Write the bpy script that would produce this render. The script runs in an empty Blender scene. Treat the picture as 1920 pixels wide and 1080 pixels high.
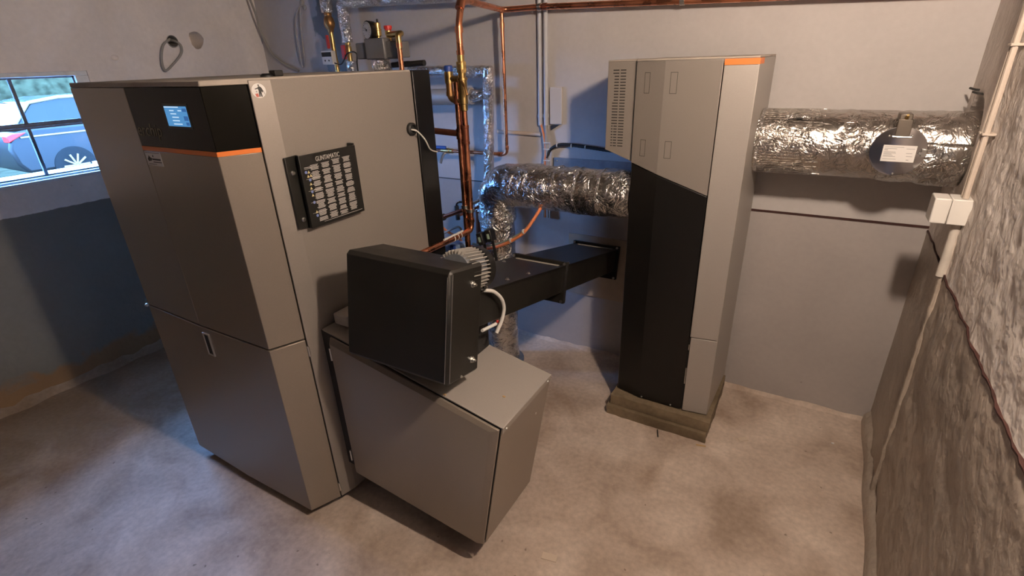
import bpy, bmesh, math, random
from mathutils import Vector, Matrix, noise
random.seed(7)
S = bpy.context.scene
C = S.collection
PI = math.pi
V = Vector

# ------------------------------------------------------------------ camera
F_PX, YAW, PITCH, ROLL, CAM_H = 957.015, math.radians(31.2567), math.radians(24.2056), math.radians(-2.0931), 1.75
cam_pos = V((0, 0, CAM_H))
fw = V((-math.sin(YAW) * math.cos(PITCH), math.cos(YAW) * math.cos(PITCH), -math.sin(PITCH)))
_r = V((math.cos(YAW), math.sin(YAW), 0)); _u = _r.cross(fw)
rt = _r * math.cos(ROLL) + _u * math.sin(ROLL)
up = -_r * math.sin(ROLL) + _u * math.cos(ROLL)
cd = bpy.data.cameras.new('camera'); cam = bpy.data.objects.new('camera', cd); C.objects.link(cam)
cd.sensor_fit = 'HORIZONTAL'; cd.sensor_width = 36; cd.lens = F_PX / 1920 * 36; cd.clip_start = .01; cd.clip_end = 200
m = Matrix.Identity(4)
for i in range(3):
    m[i][0], m[i][1], m[i][2], m[i][3] = rt[i], up[i], -fw[i], cam_pos[i]
cam.matrix_world = m
S.camera = cam

def px(u, v, ax, val):
    """world point on the plane ax = val seen at photo pixel (u, v)"""
    d = fw + rt * ((u - 960) / F_PX) - up * ((v - 540) / F_PX)
    i = 'xyz'.index(ax)
    return cam_pos + d * ((val - cam_pos[i]) / d[i])

# ------------------------------------------------------------------ light and exposure
W = bpy.data.worlds.new('sky'); S.world = W; W.use_nodes = True
bg = W.node_tree.nodes['Background']; bg.inputs[0].default_value = (.17, .43, 1.0, 1); bg.inputs[1].default_value = 138.0
LAMP_POS = V((.28, .92, 2.25)); LAMP_R = .045; LAMP_STRENGTH = 1230.0; LAMP_COL = (1.0, .80, .64)
vs = S.view_settings
vs.view_transform = 'Standard'; vs.look = 'None'; vs.gamma = 1; vs.exposure = 0.0; vs.use_curve_mapping = False
pl = bpy.data.lights.new('window_portal', 'AREA'); pl.shape = 'RECTANGLE'; pl.size = 1.1; pl.size_y = .57
pl.cycles.is_portal = True
po = bpy.data.objects.new('window_portal', pl); C.objects.link(po)
po.location = (-4.11, 1.335, 1.495); po.rotation_euler = (PI / 2, 0, -PI / 2)

# ------------------------------------------------------------------ materials
MATS = {}
def nt(name):
    mt = bpy.data.materials.new(name); mt.use_nodes = True
    n = mt.node_tree.nodes; l = mt.node_tree.links
    return mt, n, l, n['Principled BSDF']

def mat(name, col, rough=.5, metal=0., var=.0, vscale=6., bump=0., bscale=40., rvar=0., spec=.5, distort=0., coat=0., detail=6.):
    if name in MATS: return MATS[name]
    mt, n, l, b = nt(name)
    b.inputs['Base Color'].default_value = (*col, 1); b.inputs['Roughness'].default_value = rough; b.inputs['Metallic'].default_value = metal
    b.inputs['Specular IOR Level'].default_value = spec; b.inputs['Coat Weight'].default_value = coat
    tc = n.new('ShaderNodeTexCoord')
    if var or rvar:
        no = n.new('ShaderNodeTexNoise'); no.inputs['Scale'].default_value = vscale; no.inputs['Detail'].default_value = detail
        l.new(tc.outputs['Object'], no.inputs['Vector'])
        if var:
            r = n.new('ShaderNodeMapRange'); r.inputs[1].default_value = .3; r.inputs[2].default_value = .7
            r.inputs[3].default_value = 1 - var; r.inputs[4].default_value = 1 + var
            l.new(no.outputs['Fac'], r.inputs[0])
            mx = n.new('ShaderNodeVectorMath'); mx.operation = 'SCALE'; mx.inputs[0].default_value = col
            l.new(r.outputs[0], mx.inputs['Scale']); l.new(mx.outputs[0], b.inputs['Base Color'])
        if rvar:
            r = n.new('ShaderNodeMapRange'); r.inputs[1].default_value = .3; r.inputs[2].default_value = .7
            r.inputs[3].default_value = max(.02, rough - rvar); r.inputs[4].default_value = rough + rvar
            l.new(no.outputs['Fac'], r.inputs[0]); l.new(r.outputs[0], b.inputs['Roughness'])
    if bump:
        no = n.new('ShaderNodeTexNoise'); no.inputs['Scale'].default_value = bscale; no.inputs['Detail'].default_value = 4; no.inputs['Distortion'].default_value = distort
        l.new(tc.outputs['Object'], no.inputs['Vector'])
        bp = n.new('ShaderNodeBump'); bp.inputs['Strength'].default_value = bump; bp.inputs['Distance'].default_value = .01
        l.new(no.outputs['Fac'], bp.inputs['Height']); l.new(bp.outputs[0], b.inputs['Normal'])
    MATS[name] = mt
    return mt

def emit(name, col, s):
    mt, n, l, b = nt(name)
    b.inputs['Base Color'].default_value = (0, 0, 0, 1); b.inputs['Emission Color'].default_value = (*col, 1); b.inputs['Emission Strength'].default_value = s
    return mt

def plaster(name, hi, lo, split, var=.10, bump=.25, bscale=30., patches=(), lo_rough=.6, rough_var=None, stain=None):
    """painted plaster: light above, grey dado paint below z = split; patches = [(centre, radius, colour)]; stain = (z, colour)"""
    mt, n, l, b = nt(name)
    b.inputs['Specular IOR Level'].default_value = .25
    tc = n.new('ShaderNodeTexCoord'); sp = n.new('ShaderNodeSeparateXYZ'); l.new(tc.outputs['Object'], sp.inputs[0])
    def noi(sc, det=6, dis=0):
        no = n.new('ShaderNodeTexNoise'); no.inputs['Scale'].default_value = sc; no.inputs['Detail'].default_value = det; no.inputs['Distortion'].default_value = dis
        l.new(tc.outputs['Object'], no.inputs['Vector']); return no
    def math_(op, a, bb):
        k = n.new('ShaderNodeMath'); k.operation = op
        for i, q in enumerate((a, bb)):
            if isinstance(q, (int, float)): k.inputs[i].default_value = q
            else: l.new(q, k.inputs[i])
        return k.outputs[0]
    def mixc(f, a, bb):
        k = n.new('ShaderNodeMix'); k.data_type = 'RGBA'
        l.new(f, k.inputs[0])
        for i, q in ((6, a), (7, bb)):
            if isinstance(q, tuple): k.inputs[i].default_value = (*q, 1)
            else: l.new(q, k.inputs[i])
        return k.outputs[2]
    def rng(v, a, bb, c=0., d=1.):
        k = n.new('ShaderNodeMapRange'); l.new(v, k.inputs[0])
        for i, q in zip((1, 2, 3, 4), (a, bb, c, d)): k.inputs[i].default_value = q
        return k.outputs[0]
    fine = noi(25., 3)
    zz = math_('ADD', sp.outputs[2], math_('MULTIPLY', math_('SUBTRACT', fine.outputs['Fac'], .5), .012))
    low = rng(zz, split - .002, split + .002, 1., 0.)
    col = mixc(low, hi, lo)
    for (pc, pr, pcol) in patches:
        d = n.new('ShaderNodeVectorMath'); d.operation = 'DISTANCE'; l.new(tc.outputs['Object'], d.inputs[0]); d.inputs[1].default_value = pc
        dd = math_('ADD', d.outputs['Value'], math_('MULTIPLY', math_('SUBTRACT', noi(9., 6).outputs['Fac'], .5), pr * 1.3))
        col = mixc(rng(dd, pr * .93, pr, 1., 0.), col, pcol)
    if stain:
        zs, scol = stain
        s2 = math_('ADD', sp.outputs[2], math_('MULTIPLY', math_('SUBTRACT', noi(5., 7, .6).outputs['Fac'], .5), zs * 2.2))
        col = mixc(rng(s2, zs * .75, zs * 1.1, .8, 0.), col, scol)
    n1 = noi(2.2, 7, .4)
    f = rng(n1.outputs['Fac'], .3, .7, 1 - var, 1 + var)
    n2 = noi(40., 3); f2 = rng(n2.outputs['Fac'], .25, .75, 1 - var * .4, 1 + var * .4)
    sc = n.new('ShaderNodeVectorMath'); sc.operation = 'SCALE'; l.new(col, sc.inputs[0]); l.new(math_('MULTIPLY', f, f2), sc.inputs['Scale'])
    # dark specks, chips in the paint
    vo = n.new('ShaderNodeTexVoronoi'); vo.inputs['Scale'].default_value = 5.; l.new(tc.outputs['Object'], vo.inputs['Vector'])
    speck = rng(vo.outputs['Distance'], .02, .045, .55, 0.)
    l.new(mixc(speck, sc.outputs[0], (.12, .09, .07)), b.inputs['Base Color'])
    ro = n.new('ShaderNodeMix'); l.new(low, ro.inputs[0]); ro.inputs[2].default_value = .85; ro.inputs[3].default_value = lo_rough
    l.new(ro.outputs[0], b.inputs['Roughness'])
    nb = noi(bscale, 8, .2); nb2 = noi(6., 5)
    hh = math_('ADD', nb.outputs['Fac'], math_('MULTIPLY', nb2.outputs['Fac'], 2.))
    bp = n.new('ShaderNodeBump'); bp.inputs['Strength'].default_value = bump; bp.inputs['Distance'].default_value = .012
    l.new(hh, bp.inputs['Height']); l.new(bp.outputs[0], b.inputs['Normal'])
    return mt

def foil_mat(name, col=(.80, .79, .78), rough=.2, bump=.55, scale=28.):
    mt, n, l, b = nt(name)
    b.inputs['Base Color'].default_value = (*col, 1); b.inputs['Metallic'].default_value = 1; b.inputs['Roughness'].default_value = rough
    tc = n.new('ShaderNodeTexCoord')
    def noi(sc, det, dis, ro=.5):
        q = n.new('ShaderNodeTexNoise'); q.inputs['Scale'].default_value = sc; q.inputs['Detail'].default_value = det; q.inputs['Distortion'].default_value = dis; q.inputs['Roughness'].default_value = ro
        l.new(tc.outputs['Object'], q.inputs['Vector']); return q.outputs['Fac']
    def mth(op, a, bb):
        k = n.new('ShaderNodeMath'); k.operation = op
        for i, q in enumerate((a, bb)):
            if isinstance(q, (int, float)): k.inputs[i].default_value = q
            else: l.new(q, k.inputs[i])
        return k.outputs[0]
    ridge = mth('ABSOLUTE', mth('SUBTRACT', noi(scale * .55, 3, 1.6), .5), 0)
    ridge = mth('MINIMUM', mth('MULTIPLY', ridge, 3.), .22)
    fine = mth('MULTIPLY', mth('ABSOLUTE', mth('SUBTRACT', noi(scale * 1.7, 4, 1.2), .5), 0), .55)
    area = n.new('ShaderNodeMapRange'); area.inputs[1].default_value = .42; area.inputs[2].default_value = .62; area.inputs[3].default_value = .25; area.inputs[4].default_value = 1.
    l.new(noi(scale * .22, 2, .3), area.inputs[0])
    hgt_ = mth('MULTIPLY', mth('ADD', ridge, fine), area.outputs[0])
    bp = n.new('ShaderNodeBump'); bp.inputs['Strength'].default_value = bump; bp.inputs['Distance'].default_value = .03
    l.new(hgt_, bp.inputs['Height']); l.new(bp.outputs[0], b.inputs['Normal'])
    return mt

def concrete(name, c1, c2, stain, bump=.2, brown_shade=None):
    mt, n, l, b = nt(name)
    b.inputs['Specular IOR Level'].default_value = .3
    tc = n.new('ShaderNodeTexCoord')
    def noi(sc, det=8, dis=0.):
        no = n.new('ShaderNodeTexNoise'); no.inputs['Scale'].default_value = sc; no.inputs['Detail'].default_value = det; no.inputs['Distortion'].default_value = dis
        l.new(tc.outputs['Object'], no.inputs['Vector']); return no
    r = n.new('ShaderNodeValToRGB'); r.color_ramp.elements[0].position = .32; r.color_ramp.elements[1].position = .68
    r.color_ramp.elements[0].color = (*c1, 1); r.color_ramp.elements[1].color = (*c2, 1)
    l.new(noi(3.2, 9, .5).outputs['Fac'], r.inputs[0])
    r2 = n.new('ShaderNodeValToRGB'); r2.color_ramp.elements[0].position = .56; r2.color_ramp.elements[1].position = .74
    r2.color_ramp.elements[0].color = (0, 0, 0, 1); r2.color_ramp.elements[1].color = (.6, .6, .6, 1)
    l.new(noi(1.7, 8, .8).outputs['Fac'], r2.inputs[0])
    mx = n.new('ShaderNodeMix'); mx.data_type = 'RGBA'; l.new(r2.outputs[0], mx.inputs[0]); l.new(r.outputs[0], mx.inputs[6]); mx.inputs[7].default_value = (*stain, 1)
    if brown_shade:  # brown stain tint that also paints in the dimmer light by the left wall
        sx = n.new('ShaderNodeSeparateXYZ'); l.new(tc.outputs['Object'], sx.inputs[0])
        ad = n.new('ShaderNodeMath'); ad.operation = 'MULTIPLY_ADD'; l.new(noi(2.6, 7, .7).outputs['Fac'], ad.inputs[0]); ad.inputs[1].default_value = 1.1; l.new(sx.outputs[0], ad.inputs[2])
        dm = n.new('ShaderNodeMapRange'); dm.inputs[1].default_value = brown_shade - .22; dm.inputs[2].default_value = brown_shade + .22; dm.inputs[3].default_value = .62; dm.inputs[4].default_value = 0.
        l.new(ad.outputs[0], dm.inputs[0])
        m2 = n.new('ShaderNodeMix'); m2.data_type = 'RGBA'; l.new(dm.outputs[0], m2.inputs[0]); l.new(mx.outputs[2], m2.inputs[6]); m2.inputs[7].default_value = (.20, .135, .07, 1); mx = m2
    f = n.new('ShaderNodeMapRange'); f.inputs[1].default_value = .2; f.inputs[2].default_value = .8; f.inputs[3].default_value = .80; f.inputs[4].default_value = 1.14
    l.new(noi(46., 6).outputs['Fac'], f.inputs[0])
    sc = n.new('ShaderNodeVectorMath'); sc.operation = 'SCALE'; l.new(mx.outputs[2], sc.inputs[0]); l.new(f.outputs[0], sc.inputs['Scale'])
    out = sc.outputs[0]
    for scale_, rad_, colr, amt in ((9., .05, (.10, .065, .04), .55), (13., .035, (.75, .68, .60), .5), (31., .06, (.20, .14, .10), .4)):   # grit and crumbs
        vo = n.new('ShaderNodeTexVoronoi'); vo.voronoi_dimensions = '2D'; vo.inputs['Scale'].default_value = scale_
        dv = n.new('ShaderNodeVectorMath'); dv.operation = 'MULTIPLY_ADD'; l.new(noi(22., 2).outputs['Color'], dv.inputs[0]); dv.inputs[1].default_value = (.03, .03, .03); l.new(tc.outputs['Object'], dv.inputs[2])
        l.new(dv.outputs[0], vo.inputs['Vector'])
        gt_ = n.new('ShaderNodeMath'); gt_.operation = 'GREATER_THAN'; gt_.inputs[1].default_value = .80; l.new(vo.outputs['Color'], gt_.inputs[0])
        k1 = n.new('ShaderNodeMapRange'); k1.inputs[1].default_value = rad_ * .6; k1.inputs[2].default_value = rad_; k1.inputs[3].default_value = amt; k1.inputs[4].default_value = 0.; l.new(vo.outputs['Distance'], k1.inputs[0])
        k2 = n.new('ShaderNodeMath'); k2.operation = 'MULTIPLY'; l.new(k1.outputs[0], k2.inputs[0]); l.new(gt_.outputs[0], k2.inputs[1])
        m3 = n.new('ShaderNodeMix'); m3.data_type = 'RGBA'; l.new(k2.outputs[0], m3.inputs[0]); l.new(out, m3.inputs[6]); m3.inputs[7].default_value = (*colr, 1); out = m3.outputs[2]
    l.new(out, b.inputs['Base Color'])
    rr = n.new('ShaderNodeMapRange'); rr.inputs[3].default_value = .5; rr.inputs[4].default_value = .85; l.new(noi(4.).outputs['Fac'], rr.inputs[0]); l.new(rr.outputs[0], b.inputs['Roughness'])
    bp = n.new('ShaderNodeBump'); bp.inputs['Strength'].default_value = bump; bp.inputs['Distance'].default_value = .008
    l.new(noi(18., 9).outputs['Fac'], bp.inputs['Height']); l.new(bp.outputs[0], b.inputs['Normal'])
    return mt

M_FLOOR = concrete('concrete_floor', (.38, .295, .235), (.69, .585, .50), (.25, .16, .10), brown_shade=-2.42)
M_SLAB = concrete('slab_concrete', (.12, .09, .055), (.24, .185, .12), (.08, .06, .035), .6)
HI, LO = (.51, .485, .475), (.40, .37, .355)
HIL = (.86, .80, .75)
M_WALLB = plaster('plaster_back', HI, LO, 1.032, .07, .12, 30., patches=[((-2.98, 2.7, 2.03), .17, (.27, .28, .29)), ((-2.95, 2.7, 1.75), .12, (.29, .30, .31))], lo_rough=.45)
M_WALLL = plaster('plaster_left', HIL, (.20, .20, .18), 1.048, .09, .18, 26., lo_rough=.55, stain=(.16, (.30, .17, .07)))
M_WALLR = plaster('plaster_right', (.74, .675, .625), (.39, .33, .275), 1.02, .16, .8, 22., lo_rough=.38)
M_CEIL = mat('ceiling_paint', (.17, .15, .13), .9, var=.05)
M_PAINT = mat('grey_metallic_paint', (.30, .268, .24), .42, .35, var=.04, vscale=300., rvar=.05, bump=.02, bscale=600.)
M_PAINTF = mat('grey_satin_paint', (.275, .235, .195), .32, .4, var=.04, vscale=300., bump=.02, bscale=600.)
M_LIGHT = mat('light_grey_paint', (.38, .35, .32), .42, .3, var=.03, vscale=300.)
M_DUST = mat('dusty_cover', (.40, .35, .30), .75, .0, var=.12, vscale=9.)
M_BLACKG = mat('black_gloss', (.004, .0036, .0024), .16, spec=.15)
M_BLACK = mat('black_powder_coat', (.008, .0075, .006), .42, bump=.06, bscale=500., rvar=.06, vscale=9.)
M_BLACKS = mat('black_satin', (.006, .0055, .005), .36, spec=.35)
M_INNER = mat('dark_carcass', (.02, .018, .016), .7)
M_ORANGE = mat('orange_paint', (.78, .20, .03), .45)
M_STEEL = mat('zinc_steel', (.66, .65, .62), .3, 1.)
M_CHROME = mat('polished_steel', (.62, .61, .62), .12, 1.)
M_GALV = mat('galvanised_sheet', (.34, .37, .41), .42, .8, var=.12, vscale=30.)
M_COPPER = mat('copper', (.72, .30, .165), .30, 1., var=.18, vscale=14., rvar=.12)
M_COPPERD = mat('old_brown_copper', (.30, .105, .06), .38, .8, var=.2, vscale=20.)
M_BRASS = mat('brass', (.60, .42, .17), .32, 1., var=.15, vscale=40.)
M_BRONZE = mat('bronze', (.40, .22, .09), .42, .9, var=.2, vscale=30.)
M_FOIL = foil_mat('crinkled_foil', col=(.56, .53, .50), rough=.27, bump=.5, scale=26.)
M_FOILS = foil_mat('foil_tape', rough=.15, bump=.9, scale=40.)
M_FOILD = foil_mat('crinkled_foil_loose', col=(.70, .69, .67), rough=.24, bump=.7, scale=22.)
M_WHITE = mat('white_plastic', (.72, .70, .66), .4)
M_WHITED = mat('dusty_white_plastic', (.60, .55, .49), .6, var=.1, vscale=20.)
M_PVC = mat('grey_pvc', (.52, .53, .56), .45)
M_CREAM = mat('painted_cable', (.55, .47, .40), .7)
M_CABLEG = mat('grey_cable', (.36, .34, .31), .6)
M_CABLEB = mat('black_cable', (.012, .012, .012), .5)
M_CABLEO = mat('orange_cable', (.70, .22, .08), .5)
M_CABLEW = mat('white_cable', (.62, .60, .56), .5)
M_RED = mat('red_plastic', (.50, .03, .025), .45)
M_BLUE = mat('blue_plastic', (.02, .06, .28), .45)
M_LBLUE = mat('pale_blue_plastic', (.28, .42, .70), .5)
M_PAPER = mat('white_label', (.72, .70, .68), .55)
M_INK = mat('black_ink', (.02, .02, .02), .6)
M_INKG = mat('grey_ink', (.22, .22, .22), .6)
M_PRINTW = mat('white_print', (.50, .47, .44), .6)
M_YELL = mat('yellow_print', (.62, .52, .26), .6)
M_BLUEP = mat('blue_print', (.16, .22, .50), .6)
M_GREENP = mat('green_label', (.35, .50, .40), .6)
M_REDLINE = mat('dark_red_line', (.045, .014, .011), .7, var=.3, vscale=40.)
M_WOOD = mat('wood_chip', (.50, .34, .17), .8)
M_BOARD = mat('beige_board', (.42, .34, .26), .7, var=.1, vscale=8.)
M_FRAME = mat('old_white_window_paint', (.74, .76, .76), .6, var=.12, vscale=18., bump=.2, bscale=60.)
M_MULL = mat('grey_steel_glazing_bar', (.12, .13, .15), .6, var=.2, vscale=40.)
M_SCREEN = emit('lcd_blue', (.10, .36, .74), .75)
M_SCREENW = emit('lcd_white', (.55, .75, .95), 1.0)
M_SCREEND = emit('lcd_dark_blue', (.05, .20, .55), .6)
M_BULB = emit('bulb_glow', LAMP_COL, LAMP_STRENGTH)

def glass_mat():
    mt = bpy.data.materials.new('old_window_glass'); mt.use_nodes = True
    n = mt.node_tree.nodes; l = mt.node_tree.links
    n.remove(n['Principled BSDF']); out = n['Material Output']
    t = n.new('ShaderNodeBsdfTransparent'); t.inputs[0].default_value = (.93, .97, 1, 1)
    g = n.new('ShaderNodeBsdfGlossy'); g.inputs['Roughness'].default_value = .08
    mx = n.new('ShaderNodeMixShader'); mx.inputs[0].default_value = .05
    l.new(t.outputs[0], mx.inputs[1]); l.new(g.outputs[0], mx.inputs[2]); l.new(mx.outputs[0], out.inputs[0])
    return mt
M_GLASS = glass_mat()

# ------------------------------------------------------------------ mesh helpers
class MB:
    def __init__(s): s.v = []; s.f = []; s.ang = None
    def add(s, vs, fs):
        k = len(s.v); s.v += [tuple(p) for p in vs]; s.f += [tuple(i + k for i in f) for f in fs]; return s
    def box(s, x0, x1, y0, y1, z0, z1, M=None):
        P = [V((x, y, z)) for z in (z0, z1) for y in (y0, y1) for x in (x0, x1)]
        if M: P = [M @ p for p in P]
        return s.add(P, [(0, 2, 3, 1), (4, 5, 7, 6), (0, 1, 5, 4), (2, 6, 7, 3), (0, 4, 6, 2), (1, 3, 7, 5)])
    def ext(s, poly, vec):
        """planar 3-D polygon swept along vec"""
        vec = V(vec); n = len(poly); P = [V(p) for p in poly]
        nn = V((0, 0, 0))
        for i in range(n): nn += P[i].cross(P[(i + 1) % n])
        if nn.dot(vec) > 0: P.reverse()
        return s.add(P + [p + vec for p in P], [tuple(range(n)), tuple(range(2 * n - 1, n - 1, -1))] + [(i, i + n, (i + 1) % n + n, (i + 1) % n) for i in range(n)])
    def prism(s, poly, z0, z1):
        return s.ext([(x, y, z0) for x, y in poly], (0, 0, z1 - z0))
    def strip(s, pts, t, z0, z1):
        """folded sheet: pts = outer plan polyline, thickness t to its left; z0 / z1 numbers or per-point lists"""
        s.ang = 5
        n = len(pts); P = [V(p) for p in pts]
        z0 = z0 if isinstance(z0, (list, tuple)) else [z0] * n; z1 = z1 if isinstance(z1, (list, tuple)) else [z1] * n
        ns = []
        for i in range(n - 1):
            d = (P[i + 1] - P[i]).normalized(); ns.append(V((-d.y, d.x)))
        off = []
        for i in range(n):
            a = ns[max(0, i - 1)]; b = ns[min(n - 2, i)]; q = (a + b).normalized(); off.append(q * (t / max(.3, q.dot(b))))
        vs = []
        for i in range(n):
            o = P[i]; q = o + off[i]
            vs += [(o.x, o.y, z0[i]), (o.x, o.y, z1[i]), (q.x, q.y, z1[i]), (q.x, q.y, z0[i])]
        fs = [(0, 1, 2, 3), tuple(4 * (n - 1) + k for k in (3, 2, 1, 0))]
        for i in range(n - 1):
            a = 4 * i; b = a + 4
            fs += [(a, b, b + 1, a + 1), (a + 1, b + 1, b + 2, a + 2), (a + 2, b + 2, b + 3, a + 3), (a + 3, b + 3, b, a)]
        return s.add(vs, fs)
    def tube(s, path, r, n=14, wob=0., wscale=14., seed=0., cap=True, squash=None):
        P = [V(p) for p in path]; k = len(P)
        R = r if isinstance(r, (list, tuple)) else [r] * k
        T = []
        for i in range(k):
            a = P[max(0, i - 1)]; b = P[min(k - 1, i + 1)]; T.append((b - a).normalized())
        ref = V((0, 0, 1)) if abs(T[0].z) < .9 else V((1, 0, 0))
        N = (ref - T[0] * ref.dot(T[0])).normalized(); vs = []
        for i in range(k):
            N = (N - T[i] * N.dot(T[i])).normalized(); B = T[i].cross(N)
            for j in range(n):
                a = 2 * PI * j / n; d = N * math.cos(a) + B * math.sin(a); p = P[i] + d * R[i]
                if wob:
                    q = p * wscale + V((seed, seed * 2, 0)); w = noise.noise(q) + .5 * noise.noise(q * 2.3) + .6 * (.5 - abs(noise.noise(q * 1.4)))
                    p += d * wob * w
                vs.append(p)
        fs = [(i * n + j, i * n + (j + 1) % n, (i + 1) * n + (j + 1) % n, (i + 1) * n + j) for i in range(k - 1) for j in range(n)]
        if cap: fs += [tuple(range(n - 1, -1, -1)), tuple((k - 1) * n + j for j in range(n))]
        return s.add(vs, fs)
    def cyl(s, a, b, r, n=16, r2=None):
        return s.tube([a, b], [r, r if r2 is None else r2], n)
    def lathe(s, base, axis, prof, n=18):
        """prof = [(radius, height along axis)]"""
        ax = V(axis).normalized(); base = V(base)
        return s.tube_frames([(base + ax * h, r) for r, h in prof], ax, n)
    def tube_frames(s, rings, ax, n):
        ref = V((0, 0, 1)) if abs(ax.z) < .9 else V((1, 0, 0)); N = (ref - ax * ref.dot(ax)).normalized(); B = ax.cross(N); vs = []
        for p, r in rings:
            for j in range(n):
                a = 2 * PI * j / n; vs.append(p + (N * math.cos(a) + B * math.sin(a)) * r)
        k = len(rings)
        fs = [(i * n + j, i * n + (j + 1) % n, (i + 1) * n + (j + 1) % n, (i + 1) * n + j) for i in range(k - 1) for j in range(n)]
        fs += [tuple(range(n - 1, -1, -1)), tuple((k - 1) * n + j for j in range(n))]
        return s.add(vs, fs)
    def ball(s, c, r, sq=(1, 1, 1), n=12):
        prof = []
        c = V(c)
        k = len(s.v); rings = 7
        for i in range(rings + 1):
            a = PI * i / rings; prof.append((max(1e-4, math.sin(a)) * r, -math.cos(a) * r))
        s.lathe(c, (0, 0, 1), prof, n)
        for i in range(k, len(s.v)):
            p = V(s.v[i]) - c; s.v[i] = (c.x + p.x * sq[0], c.y + p.y * sq[1], c.z + p.z * sq[2])
        return s
    def build(s, name, material, parent=None, bevel=0., seg=2, smooth=True, angle=35):
        me = bpy.data.meshes.new(name); me.from_pydata(s.v, [], s.f); me.update()
        o = bpy.data.objects.new(name, me); me.materials.append(material); C.objects.link(o)
        if s.ang: angle = s.ang
        if smooth:
            me.polygons.foreach_set('use_smooth', [True] * len(me.polygons)); me.set_sharp_from_angle(angle=math.radians(angle))
        if bevel:
            b = o.modifiers.new('bevel', 'BEVEL'); b.width = bevel; b.segments = seg; b.limit_method = 'ANGLE'; b.angle_limit = math.radians(40); b.harden_normals = False
        attach(o, parent)
        return o

OFF = {}
def attach(o, parent):
    """meshes are written in world coordinates; parents are only translated"""
    if parent is None: OFF[o.name] = V((0, 0, 0)); return
    o.parent = parent; o.location = -OFF[parent.name]; OFF[o.name] = V((0, 0, 0))

def tag(o, label, cat, group=None, kind=None):
    o['label'] = label; o['category'] = cat
    if group: o['group'] = group
    if kind: o['kind'] = kind
    return o
def thing(name, label, cat, loc, group=None):
    o = bpy.data.objects.new(name, None); o.empty_display_size = .05; o.location = loc; C.objects.link(o); OFF[o.name] = V(loc)
    return tag(o, label, cat, group)
def struct(o): o['kind'] = 'structure'; return o
def bx(*a): return MB().box(*a)

def fillet(pts, r, n=6):
    P = [V(p) for p in pts]; out = [P[0]]
    for i in range(1, len(P) - 1):
        a, b, c = P[i - 1], P[i], P[i + 1]
        d1 = (a - b); d2 = (c - b); rr = min(r, d1.length * .49, d2.length * .49)
        p0 = b + d1.normalized() * rr; p2 = b + d2.normalized() * rr
        for k in range(n + 1):
            t = k / n; out.append(p0 * (1 - t) ** 2 + b * 2 * t * (1 - t) + p2 * t * t)
    out.append(P[-1]); return out
def dense(path, step):
    out = [V(path[0])]
    for a, b in zip(path[:-1], path[1:]):
        a, b = V(a), V(b); k = max(1, int((b - a).length / step))
        out += [a.lerp(b, (i + 1) / k) for i in range(k)]
    return out
def spline(pts, n=8):
    P = [V(p) for p in pts]; P = [P[0] * 2 - P[1]] + P + [P[-1] * 2 - P[-2]]; out = []
    for i in range(1, len(P) - 2):
        a, b, c, d = P[i - 1], P[i], P[i + 1], P[i + 2]
        for k in range(n):
            t = k / n
            out.append(.5 * ((2 * b) + (c - a) * t + (2 * a - 5 * b + 4 * c - d) * t * t + (3 * b - a - 3 * c + d) * t ** 3))
    out.append(P[-2]); return out

def text_mesh(txt, size, origin, right, upv, material, parent, name, align='LEFT', depth=.0004, sx=1., shear=0.):
    cu = bpy.data.curves.new('t', 'FONT'); cu.body = txt; cu.size = size; cu.align_x = align; cu.extrude = depth; cu.shear = shear; cu.resolution_u = 3
    o = bpy.data.objects.new('t', cu); C.objects.link(o)
    dg = bpy.context.evaluated_depsgraph_get(); me = bpy.data.meshes.new_from_object(o.evaluated_get(dg)); bpy.data.objects.remove(o); bpy.data.curves.remove(cu)
    r = V(right).normalized(); u = V(upv).normalized(); nn = r.cross(u); og = V(origin)
    for v in me.vertices: v.co = og + r * v.co.x * sx + u * v.co.y + nn * v.co.z
    me.materials.clear(); me.materials.append(material); me.name = name
    ob = bpy.data.objects.new(name, me); C.objects.link(ob); attach(ob, parent); return ob

def boolean(o, cutters):
    for c in cutters:
        b = o.modifiers.new('cut', 'BOOLEAN'); b.operation = 'DIFFERENCE'; b.object = c; b.solver = 'EXACT'
    dg = bpy.context.evaluated_depsgraph_get(); dg.update()
    me = bpy.data.meshes.new_from_object(o.evaluated_get(dg)); old = o.data; nm = old.name; o.modifiers.clear(); o.data = me; bpy.data.meshes.remove(old); me.name = nm
    for c in cutters: bpy.data.objects.remove(c)

# ------------------------------------------------------------------ the room
YB, XL, ZC, YF = 2.705, -3.74, 2.42, -2.6
def xr(y): return .459 + .01628 * (y - YB)
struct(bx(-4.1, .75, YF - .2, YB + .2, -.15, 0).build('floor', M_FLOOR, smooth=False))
struct(bx(-4.1, .75, YF - .2, YB + .2, ZC, ZC + .15).build('ceiling', M_CEIL, smooth=False))
struct(bx(-4.1, .75, YB, YB + .2, 0, ZC).build('wall_back', M_WALLB, smooth=False))
struct(bx(-4.1, .75, YF - .2, YF, 0, ZC).build('wall_front', plaster('plaster_front', (.22, .19, .17), (.14, .13, .12), 1.04), smooth=False))
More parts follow.
